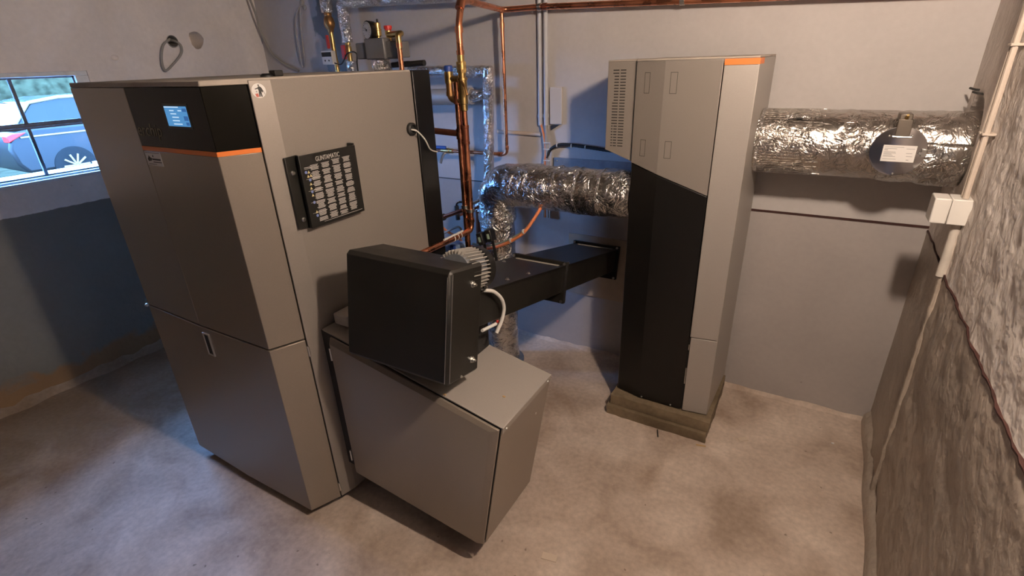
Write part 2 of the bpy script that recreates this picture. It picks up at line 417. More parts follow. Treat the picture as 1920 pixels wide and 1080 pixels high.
# left wall: window opening, two drilled holes, a chip
WY0, WY1, WZ0, WZ1 = .80, 1.52, 1.213, 1.768
wl = struct(bx(XL - .36, XL, YF, YB, 0, ZC).build('wall_left', M_WALLL, smooth=False))
cut = [bx(XL - .5, XL + .1, WY0, WY1, WZ0, WZ1).build('cut', M_WALLL),
       bx(XL - .5, XL - .056, WY0, WY1 + .35, WZ0 + .014, WZ1).build('cut', M_WALLL),
       MB().cyl((XL - .16, 2.05, 1.925), (XL + .05, 2.05, 1.922), .037, 20).build('cut', M_WALLL),
       MB().tube([(XL - .14, 2.21, 1.933), (XL + .01, 2.205, 1.933), (XL + .05, 2.20, 1.933)], [.043, .052, .06], 18, wob=.012, wscale=20).build('cut', M_WALLL),
       MB().ball((XL, 1.686, 1.833), .022, (.6, 1, .7)).build('cut', M_WALLL)]
boolean(wl, cut)
# right wall: rough, lumpy plaster, hole for the flue
gy = [YF + i * (YB + .02 - YF) / 190 for i in range(191)]; gz = [j * ZC / 100 for j in range(101)]
vs_, fs_ = [], []
def relief(y, z):
    p = V((0, y, z)); k = 1.0 if z < 1.02 else .85
    a = .010 * noise.noise(p * 3.1) + .007 * noise.noise(p * 9) + .006 * abs(noise.noise(p * 21 + V((3, 0, 0)))) + .004 * noise.noise(V((0, y * 34, z * 18)))
    return a * k * min(1, max(.15, (YB - y) / .5)) + (.003 if z < 1.015 else 0)
for y in gy:
    for z in gz:
        vs_.append((xr(y) - relief(y, z), y, z))
nz = len(gz); ny = len(gy); N0 = len(vs_)
vs_ += [(x + .45 - (x - .45), y, z) for x, y, z in vs_]
for i in range(ny - 1):
    for j in range(nz - 1):
        a = i * nz + j; fs_.append((a, a + 1, a + nz + 1, a + nz)); fs_.append((N0 + a, N0 + a + nz, N0 + a + nz + 1, N0 + a + 1))
for i in range(ny - 1):
    a = i * nz; fs_.append((a, a + nz, N0 + a + nz, N0 + a)); a += nz - 1; fs_.append((a + nz, a, N0 + a, N0 + a + nz))
for j in range(nz - 1):
    a = j; fs_.append((a + 1, a, N0 + a, N0 + a + 1)); a = (ny - 1) * nz + j; fs_.append((a, a + 1, N0 + a + 1, N0 + a))
mb = MB(); mb.v = vs_; mb.f = fs_
wr = struct(mb.build('wall_right', M_WALLR, angle=60))
boolean(wr, [MB().cyl((.2, 2.50, 1.418), (.8, 2.50, 1.418), .166, 40).build('cut', M_WALLR)])
# lumpy mortar cove along the foot of the right wall
mb = MB(); ys = [YF + .01 + i * .03 for i in range(int((YB - YF - .02) / .03) + 1)]; pv = []
for y in ys:
    w = .03 + .012 * noise.noise(V((0, y * 4, 1))) ; h = .075 + .02 * noise.noise(V((5, y * 5, 1)))
    x = xr(y)
    pv += [(x + .03, y, 0), (x - w, y, 0), (x - w + .002, y, h * .62), (x - w * .62, y, h * .86), (x + .03, y, h + .03)]
fs = [(5 * i + k, 5 * i + (k + 1) % 5, 5 * i + 5 + (k + 1) % 5, 5 * i + 5 + k) for i in range(len(ys) - 1) for k in range(5)] + [(0, 4, 3, 2, 1), tuple(5 * (len(ys) - 1) + k for k in range(5))]
mb.v = pv; mb.f = fs
struct(mb.build('baseboard_right', M_WALLR, angle=60))
# thin dark red line over the grey paint
struct(bx(-.715, .46, YB - .004, YB + .01, 1.026, 1.036).build('trim_1', M_REDLINE))
struct(bx(-3.74, -.715, YB - .004, YB + .01, 1.034, 1.041).build('shade_strip', mat('shade_line', (.10, .09, .085), .8)))  # dark strip painted in as the thin shadow of the plaster step
mb = MB(); yy = [2.70 - i * .024 for i in range(190)]; pv = []
for y in yy:
    z = 1.016 + .004 * noise.noise(V((0, y * 9, 4))); x = xr(y) - max(relief(y, 1.0), relief(y, 1.03)) - .0025
    pv += [(x, y, z), (x, y, z + .005), (x + .03, y, z + .005), (x + .03, y, z)]
mb.add(pv, [(4 * i + k, 4 * i + 4 + k, 4 * i + 4 + (k + 1) % 4, 4 * i + (k + 1) % 4) for i in range(len(yy) - 1) for k in range(4)])
struct(mb.build('trim_3', M_REDLINE))
# mortar fillet along the foot of the back and left walls
def fillet_strip(name, a, b, inward, material, w=.022, h=.014):
    a, b, inward = V(a), V(b), V(inward); k = int((b - a).length / .03); pv = []
    for i in range(k + 1):
        p = a.lerp(b, i / k); s = 1 + .7 * noise.noise(p * 7); t = 1 + .8 * noise.noise(p * 11 + V((4, 4, 4)))
        pv += [p - inward * .01, p + inward * w * s, p + inward * w * .4 * s + V((0, 0, h * .8 * t)), p - inward * .01 + V((0, 0, h * 1.6 * t))]
    fs = [(4 * i + q, 4 * i + (q + 1) % 4, 4 * i + 4 + (q + 1) % 4, 4 * i + 4 + q) for i in range(k) for q in range(4)]
    m_ = MB(); m_.add(pv, fs); return struct(m_.build(name, material, angle=70))
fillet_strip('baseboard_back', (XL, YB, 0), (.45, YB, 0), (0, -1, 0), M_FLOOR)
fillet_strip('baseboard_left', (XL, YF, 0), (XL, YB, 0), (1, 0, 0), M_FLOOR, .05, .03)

# window
wf = bpy.data.objects.new('window_1', None); wf.empty_display_size = .1; wf.location = (XL, 1.16, WZ0); C.objects.link(wf); OFF[wf.name] = V(wf.location); wf['kind'] = 'structure'
FX0, FX1 = XL - .055, XL - .004
fr = MB(); fr.box(FX0, FX1, WY0, WY1, WZ0, WZ0 + .016).box(FX0, FX1, WY0, WY1, WZ1 - .024, WZ1).box(FX0, FX1, WY0, WY0 + .05, WZ0 + .016, WZ1 - .024).box(FX0, FX1, WY1 - .065, WY1, WZ0 + .016, WZ1 - .024)
fr.build('window_frame', M_FRAME, wf, bevel=.004)
bx(XL - .02, XL + .02, WY0 - .01, WY1 + .01, WZ0 - .012, WZ0 + .004).build('window_sill', M_FRAME, wf, bevel=.003)
PY0, PY1, PZ0, PZ1 = WY0 + .05, WY1 - .065, WZ0 + .016, WZ1 - .024
cols = [PY0, 1.163, PY1]
for y in cols[1:-1]: bx(FX0 + .018, FX0 + .034, y - .008, y + .008, PZ0, PZ1).build('glazing_bar', M_MULL, wf, bevel=.002)
bx(FX0 + .017, FX0 + .035, PY0, PY1, 1.492, 1.507).build('glazing_bar', M_MULL, wf, bevel=.002)
g = .009
for (y0, y1) in zip(cols[:-1], cols[1:]):
    for (z0, z1) in ((PZ0, 1.492), (1.507, PZ1)):
        bx(FX0 + .02, FX0 + .024, y0, y1, z0, z1).build('pane', M_GLASS, wf)
        put = MB()
        for q in ((y0, y1, z0, z0 + g), (y0, y1, z1 - g, z1), (y0, y0 + g, z0, z1), (y1 - g, y1, z0, z1)): put.box(FX0 + .024, FX0 + .030, *q)
        put.build('putty', M_MULL, wf)

# ------------------------------------------------------------------ boiler
bl = thing('boiler', 'tall grey boiler cabinet with black display panel and orange stripe, nearest the window', 'boiler', (-1.93, 1.37, 0))
A_, B_, C_, D_, E_, F_ = (-2.405, .906), (-1.995, .896), (-1.571, .901), (-1.521, 1.016), (-1.502, 1.085), (-1.500, 1.737)
ZT, ZM, ZO = 1.717, .826, 1.519
ZB = .046
def inset(poly, d):
    cx = sum(p[0] for p in poly) / len(poly); cy = sum(p[1] for p in poly) / len(poly)
    return [(x + (d if x < cx else -d), y + (d if y < cy else -d)) for x, y in poly]
full = [A_, B_, C_, D_, E_, F_, (-2.39, 1.737)]
MB().prism(inset(full, .014), .052, 1.705).build('carcass', M_INNER, bl)
MB().prism(inset(full, .14), .0, .055).build('base_frame', M_INNER, bl)
MB().strip([(D_[0] + .003, D_[1] + .004), E_, F_], .012, ZB, ZT).build('side_panel', M_PAINT, bl, bevel=.0025)
MB().prism(inset(full, .001), 1.7055, 1.722).build('top_cover', M_DUST, bl, bevel=.003)
MB().strip([A_, (B_[0] - .0006, B_[1])], .012, ZM + .004, ZT - .012).build('front_panel', M_PAINTF, bl, bevel=.002)
MB().strip([B_, C_, D_], .012, ZM + .004, ZO - .012).build('front_panel', M_PAINTF, bl, bevel=.002)
ds = MB().strip([B_, C_, D_], .012, ZO + .002, ZT - .012).build('display_panel', M_BLACKG, bl, bevel=.0015)
so = MB().strip([(B_[0], B_[1] - .001), (C_[0] + .0005, C_[1] - .001), (D_[0] + .001, D_[1] - .0005)], .010, ZO - .012, ZO + .002).build('orange_stripe', M_ORANGE, bl)
so['label'] = 'orange stripe under the black panel'
MB().strip([(-2.398, 1.735), A_], .012, ZB + .02, ZT - .012).build('side_panel', M_PAINTF, bl, bevel=.002)
ld = MB().strip([A_, B_, C_, D_], .014, ZB, ZM - .003).build('lower_door', M_PAINTF, bl, bevel=.002)
# recessed grip with a bright rim
gx0, gx1, gz0, gz1 = -1.990, -1.945, .698, .800
gy_ = .8945
rim = MB()
for q in ((gx0, gx1, gz1 - .006, gz1), (gx0, gx1, gz0, gz0 + .006), (gx0, gx0 + .008, gz0 + .006, gz1 - .006), (gx1 - .008, gx1, gz0 + .006, gz1 - .006)):
    rim.box(q[0], q[1], gy_ - .003, gy_ + .004, q[2], q[3])
rim.build('grip_rim', M_STEEL, ld, bevel=.001)
bx(gx0 + .008, gx1 - .008, gy_ - .0008, gy_ + .004, gz0 + .006, gz1 - .006).build('grip_recess', M_INNER, ld)
MB().ball((-2.415, .905, .822), .009, (1, 1, .8)).build('hinge_pin', M_STEEL, bl)
for z in (.775, .10):
    MB().cyl((-1.5195, 1.020, z - .022), (-1.5195, 1.020, z + .022), .0045, 10).build('hinge_pin', M_STEEL, ld)
rp = bx(-2.362, -1.494, 1.7395, 1.852, .10, 1.719).build('rear_panel', M_BLACKS, bl, bevel=.004)
rp['label'] = 'black rear panel'
gp = px(772, 242, 'x', -1.494)
MB().lathe(gp + V((-.01, 0, 0)), (1, 0, 0), [(.026, 0), (.026, .016), (.018, .020), (.014, .012)], 18).build('cable_grommet', M_CABLEB, rp)
MB().tube(spline([gp + V((.006, -.01, .0)), px(782, 246, 'x', -1.47), px(797, 262, 'x', -1.46), px(807, 280, 'x', -1.47), px(820, 285, 'x', -1.49)]), .003, 8).build('sensor_cable', M_CABLEW, bl)
# dark bits standing on the cover
p = px(518, 139, 'x', -1.60); bx(p.x - .016, p.x + .016, p.y - .016, p.y + .016, 1.7222, p.z + .012).build('cover_cap', M_CABLEB, bl, bevel=.003)
p = px(500, 142, 'x', -1.60); MB().lathe((p.x, p.y, 1.7222), (0, 0, 1), [(.02, 0), (.02, .004), (.012, .010)], 12).build('cover_cap', M_CABLEB, bl)
# display
def front_pt(x, z, d=.0): # point on the front face B-C, d in front of it
    t = (x - B_[0]) / (C_[0] - B_[0]); return V((x, B_[1] + t * (C_[1] - B_[1]) - d, z))
dR = (V((C_[0], C_[1], 0)) - V((B_[0], B_[1], 0))).normalized(); dU = V((0, 0, 1))
def flat(parent, name, material, pts, d):
    """thin plate on the boiler front; pts = [(x, z)]"""
    P = [front_pt(x, z, 0.0002) for x, z in pts]; return MB().ext(P, (0, -d, 0)).build(name, material, parent, smooth=False)
SX0, SX1, SZ0, SZ1 = -1.787, -1.667, 1.592, 1.651
bz = flat(ds, 'screen_bezel', M_BLACKS, [(SX0 - .008, SZ0 - .008), (SX1 + .008, SZ0 - .008), (SX1 + .008, SZ1 + .008), (SX0 - .008, SZ1 + .008)], .0008)
sc = flat(ds, 'screen', M_SCREEN, [(SX0, SZ0), (SX1, SZ0), (SX1, SZ1), (SX0, SZ1)], .0014)
sc['label'] = 'lit blue touch screen'
rows = MB(); 
def srow(x0, x1, z0, z1, mb_):
    P = [front_pt(SX0 + (SX1 - SX0) * x, SZ0 + (SZ1 - SZ0) * z, .0015) for x, z in ((x0, z0), (x1, z0), (x1, z1), (x0, z1))]; mb_.ext(P, (0, -.0003, 0))
srow(.01, .66, .93, .985, rows)
for (x0, x1, z0) in ((.22, .42, .76), (.60, .76, .76), (.24, .50, .60), (.28, .58, .43), (.26, .58, .26), (.27, .66, .09)): srow(x0, x1, z0, z0 + .055, rows)
rows.build('screen_text', M_SCREENW, ds)
dk = MB(); srow(.80, .99, .30, .52, dk); srow(.80, .99, .74, .90, dk); srow(.84, .98, .06, .22, dk); dk.build('screen_keys', M_SCREEND, ds)
M_DIM = mat('dim_print', (.17, .145, .10), .6)
text_mesh('erchip', .058, front_pt(-1.992, 1.556, .0008), dR, dU, M_DIM, ds, 'panel_lettering', sx=1.02, shear=.12)
# white maker's label
lb = flat(bl, 'maker_label', M_PAPER, [(-2.003 + .012, 1.457), (-1.894, 1.457), (-1.894, 1.504), (-2.003 + .012, 1.504)], .0008)
mk = MB()
def lab(x, z): return front_pt(-1.991 + .097 * x, 1.457 + .047 * z, .0010)
for (x0, x1, z0, z1) in ((.06, .94, .90, .93), (.40, .92, .40, .52), (.42, .95, .24, .30), (.10, .60, .10, .13)):
    mk.ext([lab(x0, z0), lab(x1, z0), lab(x1, z1), lab(x0, z1)], (0, -.0003, 0))
mk.ext([lab(.14, .30), lab(.34, .36), lab(.40, .52), (lab(.30, .58)), lab(.22, .72), lab(.16, .56), lab(.10, .46)], (0, -.0003, 0))
mk.ext([lab(.46, .62), lab(.52, .62), lab(.50, .80), lab(.45, .70)], (0, -.0003, 0))
mk.build('label_print', M_INK, lb)
# round sticker on the side strip
def strip_frame(base_y, z, off=.0):
    d = V((E_[0] - D_[0], E_[1] - D_[1], 0)).normalized(); n_ = V((d.y, -d.x, 0))
    b = V((D_[0] + .003, D_[1] + .004, 0)); t = (base_y - b.y) / d.y
    return b + d * t + V((0, 0, z)) + n_ * off, d, n_
c0, d0, n0 = strip_frame(1.045, 1.686, .0003)
st = MB(); st.lathe(c0, n0, [(.021, 0), (.021, .0006)], 32); st = st.build('round_sticker', M_PAPER, bl)
def sp(x, z): return c0 + n0 * .0008 + d0 * x * .021 + V((0, 0, z * .021))
fig = MB()
for poly in ([(-.05, .80), (.06, .86), (.16, .78), (.14, .60), (.02, .56)],
             [(-.05, .55), (.20, .58), (.42, .40), (.58, .0), (.50, -.30), (.30, -.10), (.36, -.85), (.18, -.85), (.14, -.35), (.06, -.85), (-.10, -.80), (-.04, -.05), (-.10, .28)],
             [(-.10, .44), (-.05, .28), (-.50, .18), (-.56, .28)], [(.58, .0), (.64, -.02), (.80, -.55), (.76, -.60)]):
    fig.ext([sp(x, z) for x, z in poly], n0 * .0003)
fig.build('sticker_figure', M_INK, st)
rd = MB(); rd.ext([sp(x, z) for x, z in ((-.62, -.40), (-.20, -.36), (-.12, -.80), (-.38, -.86), (-.52, -.76))], n0 * .0003); rd.build('sticker_mark', mat('red_print', (.5, .12, .09), .6), st)
gr = MB(); gr.ext([sp(x, z) for x, z in ((-.48, -.08), (-.36, .02), (-.24, -.12), (-.38, -.22))], n0 * .0003); gr.build('sticker_mark', M_INKG, st)
# black instruction sign on the boiler side
sg = MB(); XS = -1.4965
sg.add([(XS - .002, 1.070, 1.240), (XS - .002, 1.120, 1.232), (XS - .002, 1.120, 1.482), (XS - .002, 1.070, 1.480), (XS + .004, 1.070, 1.240), (XS + .004, 1.116, 1.232), (XS + .004, 1.116, 1.482), (XS + .004, 1.070, 1.480)],
       [(0, 1, 2, 3), (7, 6, 5, 4), (0, 4, 5, 1), (3, 2, 6, 7), (0, 3, 7, 4), (1, 5, 6, 2)])
sign = sg.build('instruction_sign', M_BLACK, bl, bevel=.001); sign['label'] = 'black instruction sign with white print'
XP = -1.468
bx(XP - .004, XP, 1.104, 1.352, 1.236, 1.482).build('sign_plate', M_BLACK, sign, bevel=.0015)
MB().add([(XS + .002, 1.112, 1.236), (XS + .002, 1.112, 1.482), (XP - .002, 1.106, 1.482), (XP - .002, 1.106, 1.236), (XS + .002, 1.118, 1.236), (XS + .002, 1.118, 1.482), (XP - .002, 1.112, 1.482), (XP - .002, 1.112, 1.236)], [(0, 1, 2, 3), (7, 6, 5, 4), (0, 3, 7, 4), (1, 5, 6, 2)]).build('sign_flange', M_BLACK, sign)
bx(XS, XP - .002, 1.342, 1.351, 1.24, 1.489).build('sign_flange', M_BLACK, sign, bevel=.001)
for z, y in ((1.428, 1.090), (1.268, 1.094)):
    MB().lathe((XS + .004, y, z), (1, 0, 0), [(.008, 0), (.008, .003), (.005, .006)], 12).build('sign_screw', M_STEEL, sign)
text_mesh('GUNTAMATIC', .0225, (XP + .0003, 1.222, 1.4545), (0, 1, 0), (0, 0, 1), M_PRINTW, sign, 'sign_heading', align='CENTER', sx=.72, depth=.0005)
pr = MB(); rn = random.Random(3)
def sbar(y0, y1, z, h=.0018): pr.box(XP, XP + .0006, y0, y1, z, z + h)
colx = [1.158, 1.205, 1.252, 1.300]
for ci, cx in enumerate(colx):
    z = 1.444 if ci < 2 else 1.448
    while z > 1.252:
        blockn = rn.randint(4, 8); w0 = .020
        for k in range(blockn):
            if z < 1.252: break
            w = w0 + rn.uniform(-.006, .001); sbar(cx - w + .003, cx + w - .001, z); z -= .0036
        z -= .0042
for z in (1.402, 1.362, 1.322, 1.285): sbar(1.118, 1.18, z, .0008)
sbar(1.16, 1.34, 1.2465, .0012); sbar(1.118, 1.15, 1.440); sbar(1.118, 1.15, 1.436, .001)
pr.build('sign_print', M_PRINTW, sign)
for y, z in ((1.133, 1.425), (1.128, 1.412), (1.139, 1.413), (1.133, 1.385), (1.131, 1.371), (1.132, 1.347), (1.135, 1.288)):
    MB().ext([(XP, y - .005, z - .004), (XP, y + .005, z - .004), (XP, y, z + .005)], (.0006, 0, 0)).build('warning_triangle', M_YELL, sign)
for y, z in ((1.122, 1.426), (1.133, 1.399), (1.132, 1.359), (1.132, 1.322), (1.135, 1.275)):
    MB().lathe((XP, y, z), (1, 0, 0), [(.005, 0), (.005, .0006)], 14).build('blue_symbol', M_BLUEP, sign)

# ------------------------------------------------------------------ stoker hopper, leaning, beside the boiler
sk = thing('stoker_hopper', 'low slanted grey metal hopper with a hinged door, standing against the boiler', 'hopper', (-1.1, 1.25, 0))
SY0, SY1 = 1.05, 1.415
TL, TR, BR, BLc = V((-1.442, 0, .838)), V((-.706, 0, .688)), V((-.806, 0, .118)), V((-1.448, 0, .188))
def Q(p, y): return (p.x, y, p.z)
cen = (TL + TR + BR + BLc) / 4
def shr(p, d): return p + (cen - p).normalized() * d
def wedge(name, material, y0, y1, q0, q1, parent, bevel=.0015):
    m_ = MB(); m_.add([Q(p, y0) for p in q0] + [Q(p, y1) for p in q1], [(3, 2, 1, 0), (4, 5, 6, 7), (0, 1, 5, 4), (1, 2, 6, 5), (2, 3, 7, 6), (3, 0, 4, 7)])
    return m_.build(name, material, parent, bevel=bevel)
dT = (TR - TL).normalized(); dS = (TR - BR).normalized()
i_ = .014
body = [TL + V((-.058, 0, .010)) - dS * .006, TR - dT * .006 - dS * .006, BR - dT * .006 + dS * .01, BLc + V((-.052, 0, .012))]
wedge('body', M_INNER, SY0 + .026, SY1 - .004, body, body, sk)
MB().box(-1.40, -1.00, 1.30, 1.38, 0, .20).build('foot', M_INNER, sk)
# door: pressed sheet with folded-back edges
d_in = [TL + dT * .012 - dS * .024, TR - dT * .030 - dS * .016, BR - dT * .026 + dS * .010, BLc + dT * .016 + dS * .010]
d_out = [TL - dS * .004 + dT * .004, TR - dT * .006 - dS * .004, BR - dT * .004 + dS * .006, BLc + dT * .004 + dS * .004]
door = MB(); door.add([Q(p, SY0) for p in d_in] + [Q(p, SY0 + .012) for p in d_out] + [Q(p, SY0 + .020) for p in d_out],
    [(3, 2, 1, 0), (0, 1, 5, 4), (1, 2, 6, 5), (2, 3, 7, 6), (3, 0, 4, 7), (4, 5, 9, 8), (5, 6, 10, 9), (6, 7, 11, 10), (7, 4, 8, 11), (8, 9, 10, 11)])
door = door.build('door', M_PAINTF, sk, bevel=.0015)
for t in (.12, .87):
    p = TL.lerp(BLc, t); MB().cyl((p.x - .004, SY0 + .008, p.z - .026), (p.x - .004, SY0 + .008, p.z + .026), .0045, 10).build('hinge', M_STEEL, door)
# top cover and right side sheet
def slab_(name, a, b, nrm, t, y0, y1, material, parent, bevel=.0015):
    m_ = MB(); P = [a, b, b - nrm * t, a - nrm * t]
    m_.add([Q(p, y0) for p in P] + [Q(p, y1) for p in P], [(3, 2, 1, 0), (4, 5, 6, 7), (0, 1, 5, 4), (1, 2, 6, 5), (2, 3, 7, 6), (3, 0, 4, 7)]); return m_.build(name, material, parent, bevel=bevel)
slab_('top_cover', TL - dT * .05 + dS * .002, TR + dS * .002 + dT * .002, dS, .006, SY0 + .024, SY1, M_LIGHT, sk)
rs = slab_('side_sheet', TR - dS * .006, BR + dS * .004, dT, .005, SY0 + .024, SY1, M_PAINTF, sk)
slab_('edge_fold', TR + dT * .0025 + dS * .001, TR + dT * .0025 - dS * .026, dT, .003, SY0 + .025, SY1, M_LIGHT, sk, bevel=.0008)
for y, k in ((SY0 + .046, .014), (SY1 - .026, .014)):
    p = TR + dT * .003 - dS * k; MB().lathe(Q(p, y), dT, [(.005, 0), (.004, .003)], 10).build('screw', M_STEEL, rs)
p = TR - dT * .001 - dS * .13; MB().lathe(Q(p, 1.335), dT, [(.004, 0), (.004, .003)], 8).build('screw', M_STEEL, rs)
# white insulation edge showing behind the drive
bx(-1.485, -1.41, 1.13, 1.38, .846, .892).build('insulation_strip', M_WHITED, sk, bevel=.006)

# ------------------------------------------------------------------ feed auger with its drive
fa = thing('feed_auger', 'black inclined feed auger with boxy drive cover and finned motor, above the hopper', 'auger', (-1.05, 1.2, .8))
AL = math.radians(12.4); ad = V((0, math.cos(AL), -math.sin(AL))); an = V((0, math.sin(AL), math.cos(AL)))
def frame(o, z_ax, y_ax):
    m_ = Matrix.Identity(4)
    for i in range(3): m_[i][0] = (1, 0, 0)[i]; m_[i][1] = y_ax[i]; m_[i][2] = z_ax[i]; m_[i][3] = o[i]
    return m_
gt = math.radians(10.6); g_y = V((0, math.cos(gt), -math.sin(gt))); g_z = V((0, math.sin(gt), math.cos(gt)))
GM = frame(V((-1.300, 1.012, .828)), g_z, g_y); GW, GD, GH = .437, .168, .372
# drive cover: sheet box with chamfered front edge
mb = MB(); c_ = .013
prof = [(0, c_ * 1.5), (c_, 0), (GH - c_ * 1.6, 0), (GH, c_ * 1.6), (GH, GD), (0, GD)]   # (height, depth)
prof = [(0, c_), (c_, 0), (GH - c_, 0), (GH, c_), (GH, GD), (0, GD)]
k = len(prof)
ringL = [GM @ V((0 if 0 < i < 3 and False else 0, d, h)) for i, (h, d) in enumerate(prof)]
xs = [(0, c_ * 1.2), (c_, 0), (GW - .008, 0), (GW, .010)]
vv = []
for (x, back) in xs:
    for (h, d) in prof:
        hh = min(max(h, back if back else h), GH - back) if back else h
        vv.append(GM @ V((x, max(d, back), hh)))
ff = [(a * k + j, (a + 1) * k + j, (a + 1) * k + (j + 1) % k, a * k + (j + 1) % k) for a in range(3) for j in range(k)]
ff += [tuple(range(k)), tuple(3 * k + j for j in range(k - 1, -1, -1))]
mb.add(vv, ff); dc = mb.build('drive_cover', M_BLACK, fa, bevel=.002); dc['label'] = 'boxy black drive cover'
def Gp(x, y, z): return GM @ V((x, y, z))
seam = MB(); seam.tube([Gp(GW + .001, .012, .012), Gp(GW + .001, .012, GH - .012)], .0016, 6); seam.tube([Gp(GW - .009, -.0005, .012), Gp(GW - .009, -.0005, GH - .02)], .0014, 6)
seam.build('bare_edge', M_STEEL, dc)
for y, z in ((.118, GH - .062), (.132, .052)):
    MB().lathe(Gp(GW, y, z), (1, 0, 0), [(.012, 0), (.012, .002), (.008, .002), (.008, .009), (.004, .009), (.004, .016)], 6).build('bolt', M_STEEL, dc)
MB().lathe(Gp(GW, .075, .012), (1, 0, 0), [(.005, 0), (.004, .004)], 8).build('screw', M_STEEL, dc)
# trough
DX0, DX1 = -1.145, -.900
def Dp(x, s, h):  # s along the axis from y = 1.2, h above the trough top
    y0 = 1.20; z0 = 1.033 - (y0 - 1.324) * .2198
    return V((x, y0, z0)) + ad * s + an * h
LEN = (2.69 - 1.20) / math.cos(AL)
def dbox(name, x0, x1, s0, s1, h0, h1, material, parent, bevel=.002):
    P = [Dp(x, s, h) for h in (h0, h1) for s in (s0, s1) for x in (x0, x1)]
    return MB().add(P, [(0, 2, 3, 1), (4, 5, 7, 6), (0, 1, 5, 4), (2, 6, 7, 3), (0, 4, 6, 2), (1, 3, 7, 5)]).build(name, material, parent, bevel=bevel)
tr = dbox('trough', DX0, DX1, .0, LEN, -.128, -.006, M_BLACK, fa)
dbox('trough_lid', DX0 - .008, DX1 + .008, .0, .755, -.006, .0, M_BLACKS, fa, .001)
dbox('trough_lid', DX0 - .008, DX1 + .008, .785, LEN - .05, -.006, .0, M_BLACKS, fa, .001)
for s in (.757, LEN - .048):
    for ds_ in (.0, .012):
        fl = dbox('flange', DX0 - .022, DX1 + .014, s + ds_, s + ds_ + .010, -.178, .014, M_BLACK, fa, .0015)
    for x in (DX0 - .012, DX1 + .004):
        for h in (.006, -.168):
            P = Dp(x, s - .010, h); MB().lathe(P, ad, [(.007, 0), (.007, .006), (.004, .006), (.004, .040), (.007, .040), (.007, .046)], 6).build('bolt', M_STEEL, fl)
for s, x in ((.30, DX1 - .025), (.46, DX1 - .022), (.30, DX0 + .025), (.60, DX0 + .025)):
    MB().lathe(Dp(x, s, -.001), an, [(.010, 0), (.010, .002), (.006, .002), (.006, .007)], 6).build('bolt', M_STEEL, tr)
for s, w in ((.72, .016), (LEN - .085, .018)):
    dbox('pale_gasket', DX0 + .02, DX1 - .01, s - w / 2, s + w / 2, -.001, .003, mat('dusty_gasket', (.30, .28, .25), .7), tr, .0005)
# motor behind the cover
mc = V((-.935, 1.19, 1.135))
mo = MB().lathe(mc, ad, [(.030, 0), (.060, .004), (.060, .105), (.030, .108)], 28).build('motor', M_GALV, fa)
fin = MB()
for j in range(34):
    a = 2 * PI * j / 34; d = V((1, 0, 0)) * math.cos(a) + an * math.sin(a); t = ad.cross(d)
    c1 = mc + d * .064 + ad * .055
    fin.add([c1 + d * sx * .009 + t * sy * .0016 + ad * sz * .048 for sz in (-1, 1) for sy in (-1, 1) for sx in (-1, 1)], [(0, 2, 3, 1), (4, 5, 7, 6), (0, 1, 5, 4), (2, 6, 7, 3), (0, 4, 6, 2), (1, 3, 7, 5)])
fin.build('cooling_fins', mat('cast_aluminium', (.55, .52, .48), .45, .6), mo)
MB().lathe(mc + ad * .103, ad, [(.0, 0), (.074, 0), (.074, .030), (.066, .040), (.03, .042)], 32).build('fan_cover', M_BLACKS, mo)
MB().lathe(mc + ad * .104 + V((.055, 0, 0)) - an * .055, ad, [(.006, 0), (.006, .006)], 8).build('screw', M_STEEL, mo)
# drop chute and cables under the trough
M_RUB = mat('black_rubber', (.012, .011, .010), .8, bump=.5, bscale=60.)
def htop(x): return TL.z + (x - TL.x) * (TR.z - TL.z) / (TR.x - TL.x) + .003
cv = []
for x in (DX0 + .01, -.965):
    for y in (1.26, 1.41):
        cv += [(x, y, htop(x)), (x, y, 1.033 - (y - 1.324) * .2198 - .125)]
MB().add(cv, [(0, 1, 3, 2), (4, 6, 7, 5), (0, 4, 5, 1), (2, 3, 7, 6), (0, 2, 6, 4), (1, 5, 7, 3)]).build('drop_chute', M_RUB, fa, bevel=.006)
MB().cyl(px(904, 620, 'x', -.905), px(930, 607, 'x', -.905), .006, 10).build('limit_switch', M_WHITE, fa)
MB().ball(px(933, 603, 'x', -.900), .006).build('red_cap', M_RED, fa)
MB().tube(spline([px(909, 544, 'x', -.885), px(926, 547, 'x', -.880), px(940, 560, 'x', -.875), px(945, 578, 'x', -.875), px(941, 600, 'x', -.880), px(931, 624, 'x', -.890)]), .0065, 10).build('motor_cable', M_CABLEW, fa)
MB().lathe(px(909, 544, 'x', -.885) - V((.012, .01, 0)), (.3, 1, 0), [(.009, 0), (.009, .018), (.006, .022)], 12).build('cable_gland', M_BLACKS, fa)

